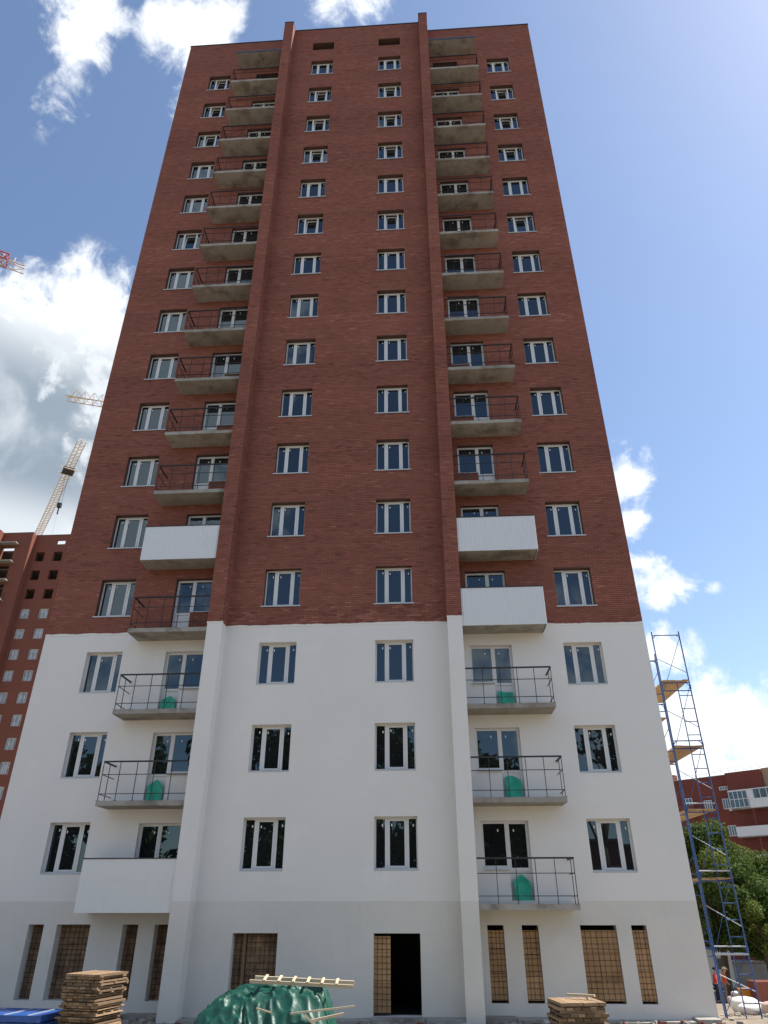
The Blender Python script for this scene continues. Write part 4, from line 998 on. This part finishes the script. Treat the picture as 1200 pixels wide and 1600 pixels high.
# tarpaulin over a heap, with a ladder on it
def tarp():
    x0, x1, y0, y1 = -5.50, -2.18, -5.1, -3.1; NX, NY = 150, 80
    r = np.random.default_rng(4)
    def vn(u, v, f, seed):
        rr = np.random.default_rng(seed); g = rr.random((40, 40)); a = u * f; b = v * f; i = np.floor(a).astype(int) % 39; j = np.floor(b).astype(int) % 39; s = a - np.floor(a); t_ = b - np.floor(b)
        s = s * s * (3 - 2 * s); t_ = t_ * t_ * (3 - 2 * t_)
        return g[i, j] * (1 - s) * (1 - t_) + g[i + 1, j] * s * (1 - t_) + g[i, j + 1] * (1 - s) * t_ + g[i + 1, j + 1] * s * t_
    U, Vv = np.meshgrid(np.linspace(0, 1, NX), np.linspace(0, 1, NY), indexing='ij')
    X = x0 + (x1 - x0) * U; Y = y0 + (y1 - y0) * Vv
    prof = np.interp(U, [0, 0.03, 0.07, 0.13, 0.24, 0.45, 0.62, 0.78, 0.87, 0.91, 0.95, 1], [0, 0.28, 0.55, 0.72, 0.88, 0.985, 1.0, 0.97, 0.88, 0.64, 0.20, 0.0])
    pv = np.interp(Vv, [0, 0.07, 0.16, 0.27, 0.36, 0.60, 0.85, 0.94, 1], [0, 0.24, 0.58, 0.88, 0.97, 1.0, 0.95, 0.5, 0.0])
    Z = prof * pv
    for _ in range(3):
        Z[1:-1, 1:-1] = (Z[1:-1, 1:-1] * 2 + Z[2:, 1:-1] + Z[:-2, 1:-1] + Z[1:-1, 2:] + Z[1:-1, :-2]) / 6
    rid = lambda n_: 1 - np.abs(2 * n_ - 1)
    front = np.clip(1.25 - Vv * 2.3, 0, 1)                     # hanging part: long upright pleats
    wob = 0.05 * (vn(U, Vv, 4, 11) - 0.5)
    pleat = rid(vn(U * 1.1 + wob * 2 + 0.10 * Vv, Vv * 0.12, 24, 1)) ** 1.6 * 0.15 * np.clip(vn(U, Vv, 6, 21) * 2 - 0.5, 0, 1) + rid(vn(U * 0.9 - 0.25 * Vv, Vv * 0.15, 12, 6)) * 0.10
    crease = rid(vn(U * 0.9 + 0.7 * Vv, Vv * 0.8 - 0.4 * U, 11, 5)) ** 5 * 0.075 + rid(vn(U * 0.8 - 0.8 * Vv, Vv * 0.7 + 0.5 * U, 9, 9)) ** 5 * 0.085 + (vn(U, Vv, 5, 3) - 0.5) * 0.12
    edge = np.clip(Z * 1.6, 0, 1)
    Zw = ZB + 0.02 + Z * 1.02 + crease * edge
    Y = Y - pleat * front * np.clip(Z * 4, 0, 1) * (0.4 + 0.6 * (1 - Z)); X = X + (vn(U, Vv, 12, 8) - 0.5) * 0.08
    side = np.clip(1 - U / 0.18, 0, 1); X = X - side * rid(vn(Vv * 1.0, U * 0.2, 10, 14)) * 0.16
    V = np.stack([X, Y, Zw], -1).reshape(-1, 3); idx = np.arange(NX * NY).reshape(NX, NY)
    F = np.stack([idx[:-1, :-1], idx[1:, :-1], idx[1:, 1:], idx[:-1, 1:]], -1).reshape(-1, 4)
    c = np.array([-3.9, -4.1, ZB]); me = np_mesh('tarpaulin', V - c, F, MT['tarp']); me.polygons.foreach_set('use_smooth', [True] * len(me.polygons))
    o = obj('tarpaulin', me, None, c); tag(o, 'crumpled glossy green tarpaulin thrown over a heap in front of the middle wall', 'tarpaulin')
tarp()
def ladder():
    a = Vector((-4.28, -4.42, 0.02)); b = Vector((-1.86, -4.30, -0.085)); ang = math.atan2(b.y - a.y, b.x - a.x); L_ = (b - a).length
    t = thing('wooden_ladder', 'short pale wooden ladder lying flat on top of the green tarpaulin', 'ladder', a, ang)
    t.rotation_euler = (R_(8), math.asin(-(b.z - a.z) / L_), ang)
    for y, d in ((0.0, 0.0), (0.36, 0.06)): MB().box(d, L_ - 0.02 + d * 0, y - 0.02, y + 0.02, -0.03, 0.04).build('rail', MT['palewood'], t)
    for i in range(6):
        x = 0.34 + i * 0.335; MB().box(x - 0.03, x + 0.03, -0.06, 0.42, 0.041, 0.066).build('rung', MT['palewood'], t)
ladder()
batten((-3.95, -5.02, -0.42), (-3.62, -4.98, -0.50), 0.035, 0.03, 'palewood', 'small pale stick lying on the front slope of the green tarpaulin')
batten((-3.20, -4.95, -0.52), (-1.80, -4.75, -0.40), 0.035, 0.035, 'palewood', 'longest thin batten sticking out past the right end of the tarpaulin')
batten((-2.72, -5.0, -0.64), (-2.02, -4.9, -0.52), 0.07, 0.05, 'palewood', 'thick short batten under the longest one at the right end of the tarpaulin')
batten((-2.85, -5.12, -0.52), (-2.62, -5.05, -0.72), 0.05, 0.05, 'palewood', 'pale stub of timber poking down beside the tarpaulin right end')
batten((-4.75, -5.22, -0.80), (-4.35, -5.18, -0.86), 0.03, 0.03, 'palewood', 'short pale stick at the foot of the green tarpaulin')

# ------------------------------------------------------------------ right-hand yard: fence, cabin, bags, boxes, bricks, workers
def fence():
    t = thing('concrete_fence', 'low grey precast concrete fence behind the bags on the right', 'fence', (20.9, 42.5, ground_z(20, 42.5)), R_(-4))
    for i in range(12):
        MB().box(i * 2.6 + 0.02, i * 2.6 + 2.48, -0.05, 0.05, 0, 1.45).build('fence_panel', MT['fence'], t)
        MB().box(i * 2.6 - 0.10, i * 2.6 + 0.018, -0.1, 0.1, 0, 1.55).build('post', MT['fence'], t)
    MB().box(0, 31, -0.09, 0.09, 1.552, 1.68).build('coping', MT['fence'], t)
fence()
def cabin():
    t = thing('site_cabin', 'pale site cabin half hidden behind the scaffold legs', 'cabin', (20.6, 40.0, ground_z(20, 40.0)))
    MB().box(-1.3, 1.3, -1, 1, 0.15, 2.55).build('body', MT['panel'], t)
    MB().box(-1.38, 1.38, -1.08, 1.08, 2.552, 2.66).build('roof', MT['roofing'], t)
    w = MB().box(0.1, 0.9, -1.04, -1.002, 1.2, 1.26).box(0.1, 0.9, -1.04, -1.002, 1.94, 2.0).box(0.1, 0.16, -1.04, -1.002, 1.261, 1.939).box(0.84, 0.9, -1.04, -1.002, 1.261, 1.939).build('window', MT['pvc'], t)
    MB().box(0.161, 0.839, -1.03, -1.004, 1.261, 1.939).build('pane', MT['glass'], w)
cabin()
def bag(loc, s, m, label, seed):
    r = np.random.default_rng(seed); N, K = 20, 12; V = []; F = []
    ph = r.random(6) * 6.28
    for j in range(K + 1):
        v = j / K
        for i in range(N):
            a = 2 * math.pi * i / N
            sq = (abs(math.cos(a)) ** 4 + abs(math.sin(a)) ** 4) ** -0.25
            rad = (0.50 + 0.10 * math.sin(math.pi * v) + 0.03 * math.sin(3 * a + ph[0] + 4 * v) + 0.02 * math.sin(7 * a + ph[1])) * (sq ** 0.6) * (1 if v < 0.8 else 1 - 2.6 * (v - 0.8) ** 1.0 * 0.8) * (0.86 if v < 0.05 else 1)
            if j == K: rad *= 0.35
            V.append((rad * math.cos(a) * s[0], rad * math.sin(a) * s[1], (v + 0.04 * math.sin(2 * a + ph[2]) * v) * s[2]))
    for j in range(K):
        for i in range(N): F.append((j * N + i, j * N + (i + 1) % N, (j + 1) * N + (i + 1) % N, (j + 1) * N + i))
    V = [tuple(v) for v in V]; n0 = len(V); V.append((0, 0, s[2] * 1.03))
    me = bpy.data.meshes.new('filled_bag'); me.from_pydata(V, [], F + [(K * N + i, K * N + (i + 1) % N, n0) for i in range(N)]); me.materials.append(MT[m]); me.polygons.foreach_set('use_smooth', [True] * len(me.polygons))
    o = obj('filled_bag', me, None, loc); tag(o, label, 'bag', 'filled bags on the right'); o.rotation_euler = (0, 0, r.random() * 3); return o
def onray(u, v, y):
    d = CF + CR * ((u - 600) / 1088.4489) - CU * ((v - 800) / 1088.4489); return CO + d * ((y - CO.y) / d.y)
def place(x, y, dz=0.0): return (x, y, ground_z(x, y) + dz)
bag(place(12.62, 12.0), (0.88, 0.88, 0.58), 'white', 'large white bag with a bright lit top, right of the scaffold foot', 1)
bag(place(11.03, 7.0), (0.72, 0.72, 0.34), 'white', 'low white bag nearest the bottom edge, in front of the large white one', 2)
bag(place(16.07, 23.0), (0.66, 0.66, 0.48), 'tanbag', 'tan bag behind the white bags and right of the workers', 3)
bag(place(16.20, 23.05, 0.47), (0.40, 0.40, 0.22), 'white', 'small white bag lying on top of the tan bag', 4)
bag(place(13.35, 12.6), (0.62, 0.62, 0.42), 'white', 'white bag at the right, just left of the two planks', 6)
def boxthing(name, loc, sx, sy, sz, m, label, cat, rz=0.1):
    t = thing(name, label, cat, loc, rz)
    MB().box(-sx / 2, sx / 2, -sy / 2, sy / 2, 0.1, sz).build('body', MT[m], t)
    MB().box(-sx / 2 - 0.012, sx / 2 + 0.012, -sy / 2 - 0.012, sy / 2 + 0.012, sz + 0.001, sz + 0.03).build('lid', MT[m], t)
    for x in (-sx / 2, sx / 2 - 0.1): MB().box(x, x + 0.1, -sy / 2, sy / 2, 0, 0.099).build('skid', MT['wood'], t)
    return t
boxthing('orange_container', place(16.62, 22.9), 0.50, 0.5, 0.78, 'orange', 'bright orange container between the tan bag and the brick stack', 'container')
def brick_pallet():
    t = thing('brick_stack', 'square stack of loose red-brown bricks at the right edge of the view', 'bricks', place(17.45, 22.4), 0.05)
    MB().box(-0.6, 0.6, -0.5, 0.5, 0, 0.12).build('pallet', MT['wood'], t)
    me = MB().box(0, 0.24, 0, 0.12, 0, 0.066).mesh('brick', MT['brick']); a = me.attributes.new('tone', 'FLOAT', 'FACE'); a.data.foreach_set('value', np.full(6, 0.75, dtype=np.float32))
    for k in range(15):
        for i in range(5):
            obj('brick', me, t, (-0.6 + i * 0.245 + random.uniform(0, .01), -0.5 + random.uniform(-.01, .01), 0.122 + k * 0.069))
    MB().box(-0.6, 0.62, -0.37, 0.5, 0.122, 0.122 + 15 * 0.069).build('brick_core', MT['oldbrick'], t)
brick_pallet()
batten(place(12.0, 9.2, 0.36), place(13.2, 8.7, 0.22), 0.14, 0.04, 'palewood', 'pale plank lying across the bags at the right edge')
batten(place(12.02, 9.0, 0.18), place(13.2, 8.4, 0.12), 0.14, 0.04, 'palewood', 'lower pale plank under the other at the right edge')
bag(place(11.55, 6.3), (0.62, 0.62, 0.40), 'tanbag', 'low tan bag under the two planks at the right edge', 7)

def skin_mesh(name, verts, edges, radii, m, root=0, parent=None, sub=1):
    me = bpy.data.meshes.new(name); me.from_pydata(verts, edges, []); o = bpy.data.objects.new(name, me); COL.objects.link(o)
    md = o.modifiers.new('skin', 'SKIN'); md.use_smooth_shade = True
    if not me.skin_vertices: 
        bm_ = None
    for i, r in enumerate(radii):
        me.skin_vertices[0].data[i].radius = (r, r) if not isinstance(r, tuple) else r
        me.skin_vertices[0].data[i].use_root = (i == root)
    s = o.modifiers.new('sub', 'SUBSURF'); s.levels = sub; s.render_levels = sub
    me.materials.append(m)
    if parent is not None: o.parent = parent
    return o
def person(loc, rz, label, top, legs, hat, lean):
    t = thing('person', label, 'person', loc, rz, 'workers')
    def L(p): return (p[0], p[1] - lean * max(0, p[2] - 0.95), p[2])
    # body: pelvis, spine, neck, head, arms with hands, legs with feet
    V = []; E = []; Rr = []
    def add(p, r, par=None):
        V.append(L(p)); Rr.append(r)
        if par is not None: E.append((par, len(V) - 1))
        return len(V) - 1
    pel = add((0, 0, 0.96), (0.15, 0.11)); w = add((0, 0, 1.14), (0.13, 0.10), pel); ch = add((0, 0, 1.34), (0.16, 0.115), w); nk = add((0, -0.01, 1.50), 0.06, ch); hd = add((0, -0.03, 1.60), (0.075, 0.09), nk); cr = add((0, -0.03, 1.71), (0.075, 0.09), hd)
    nose = add((0, -0.135, 1.615), 0.014, hd)
    for s in (-1, 1):
        sh = add((s * 0.19, 0, 1.42), 0.062, ch); el = add((s * 0.26, -0.02 if s > 0 else -0.10, 1.15), 0.044, sh); wr = add((s * 0.22, -0.20, 0.98), 0.030, el); pm = add((s * 0.215, -0.26, 0.94), (0.035, 0.02), wr)
        for q in range(4): f1 = add((s * (0.19 + 0.018 * q), -0.31 - 0.008 * (1.5 - abs(q - 1.5)), 0.905), 0.009, pm); add((s * (0.188 + 0.018 * q), -0.325, 0.87 + 0.004 * q), 0.008, f1)
        add((s * 0.17, -0.275, 0.925), 0.010, pm)
        hp = add((s * 0.095, 0, 0.90), 0.095, pel); kn = add((s * 0.11, -0.03, 0.50), 0.06, hp); an = add((s * 0.12, 0.02, 0.10), 0.042, kn); add((s * 0.13, -0.13, 0.04), (0.045, 0.03), an)
    skin_mesh('body', V, E, Rr, MT['skin'], 0, t)
    # jacket
    V = []; E = []; Rr = []
    a = add((0, 0, 0.84), (0.175, 0.135)); b = add((0, 0, 1.14), (0.16, 0.125), a); c = add((0, 0, 1.36), (0.185, 0.14), b); d = add((0, 0, 1.46), (0.09, 0.08), c)
    for s in (-1, 1):
        sh = add((s * 0.19, 0, 1.42), 0.08, c); el = add((s * 0.265, -0.02 if s > 0 else -0.10, 1.15), 0.06, sh); add((s * 0.235, -0.13, 1.04), 0.05, el)
    skin_mesh('jacket', V, E, Rr, MT[top], 0, t)
    V = []; E = []; Rr = []
    a = add((0, 0, 1.08), (0.165, 0.125))
    for s in (-1, 1):
        hp = add((s * 0.095, 0, 0.88), 0.115, a); kn = add((s * 0.11, -0.03, 0.50), 0.082, hp); add((s * 0.12, 0.015, 0.13), 0.07, kn)
    skin_mesh('trousers', V, E, Rr, MT[legs], 0, t)
    for s in (-1, 1):
        mb = MB(); mb.box(s * 0.125 - 0.05, s * 0.125 + 0.05, -0.19, 0.08, 0.0, 0.09); mb.build('boot', MT['navy'], t)
    mb = MB(); K, N = 6, 14; cx, cy, cz = L((0, -0.03, 1.66))
    for j in range(K):
        for i in range(N):
            def P(jj, ii): th = math.pi / 2 * jj / K; ph = 2 * math.pi * ii / N; return (cx + 0.118 * math.cos(th) * math.cos(ph), cy + 0.138 * math.cos(th) * math.sin(ph), cz + 0.02 + 0.125 * math.sin(th))
            mb.quad(P(j, i), P(j, i + 1), P(j + 1, i + 1), P(j + 1, i))
    mb.box(cx - 0.10, cx + 0.10, cy - 0.20, cy - 0.10, cz + 0.012, cz + 0.026)
    mb.build('helmet' if hat == 'helmet' else 'hair', MT[hat], t, smooth=False)
    return t
person(place(17.15, 27.5), R_(75), 'worker in an orange jacket and pale helmet standing behind the scaffold legs', 'vest', 'greycloth', 'helmet', 0.22)
person(place(16.50, 27.0), R_(60), 'worker in navy overalls and red sleeves at the corner of the tower', 'redcloth', 'navy', 'navy', 0.10)
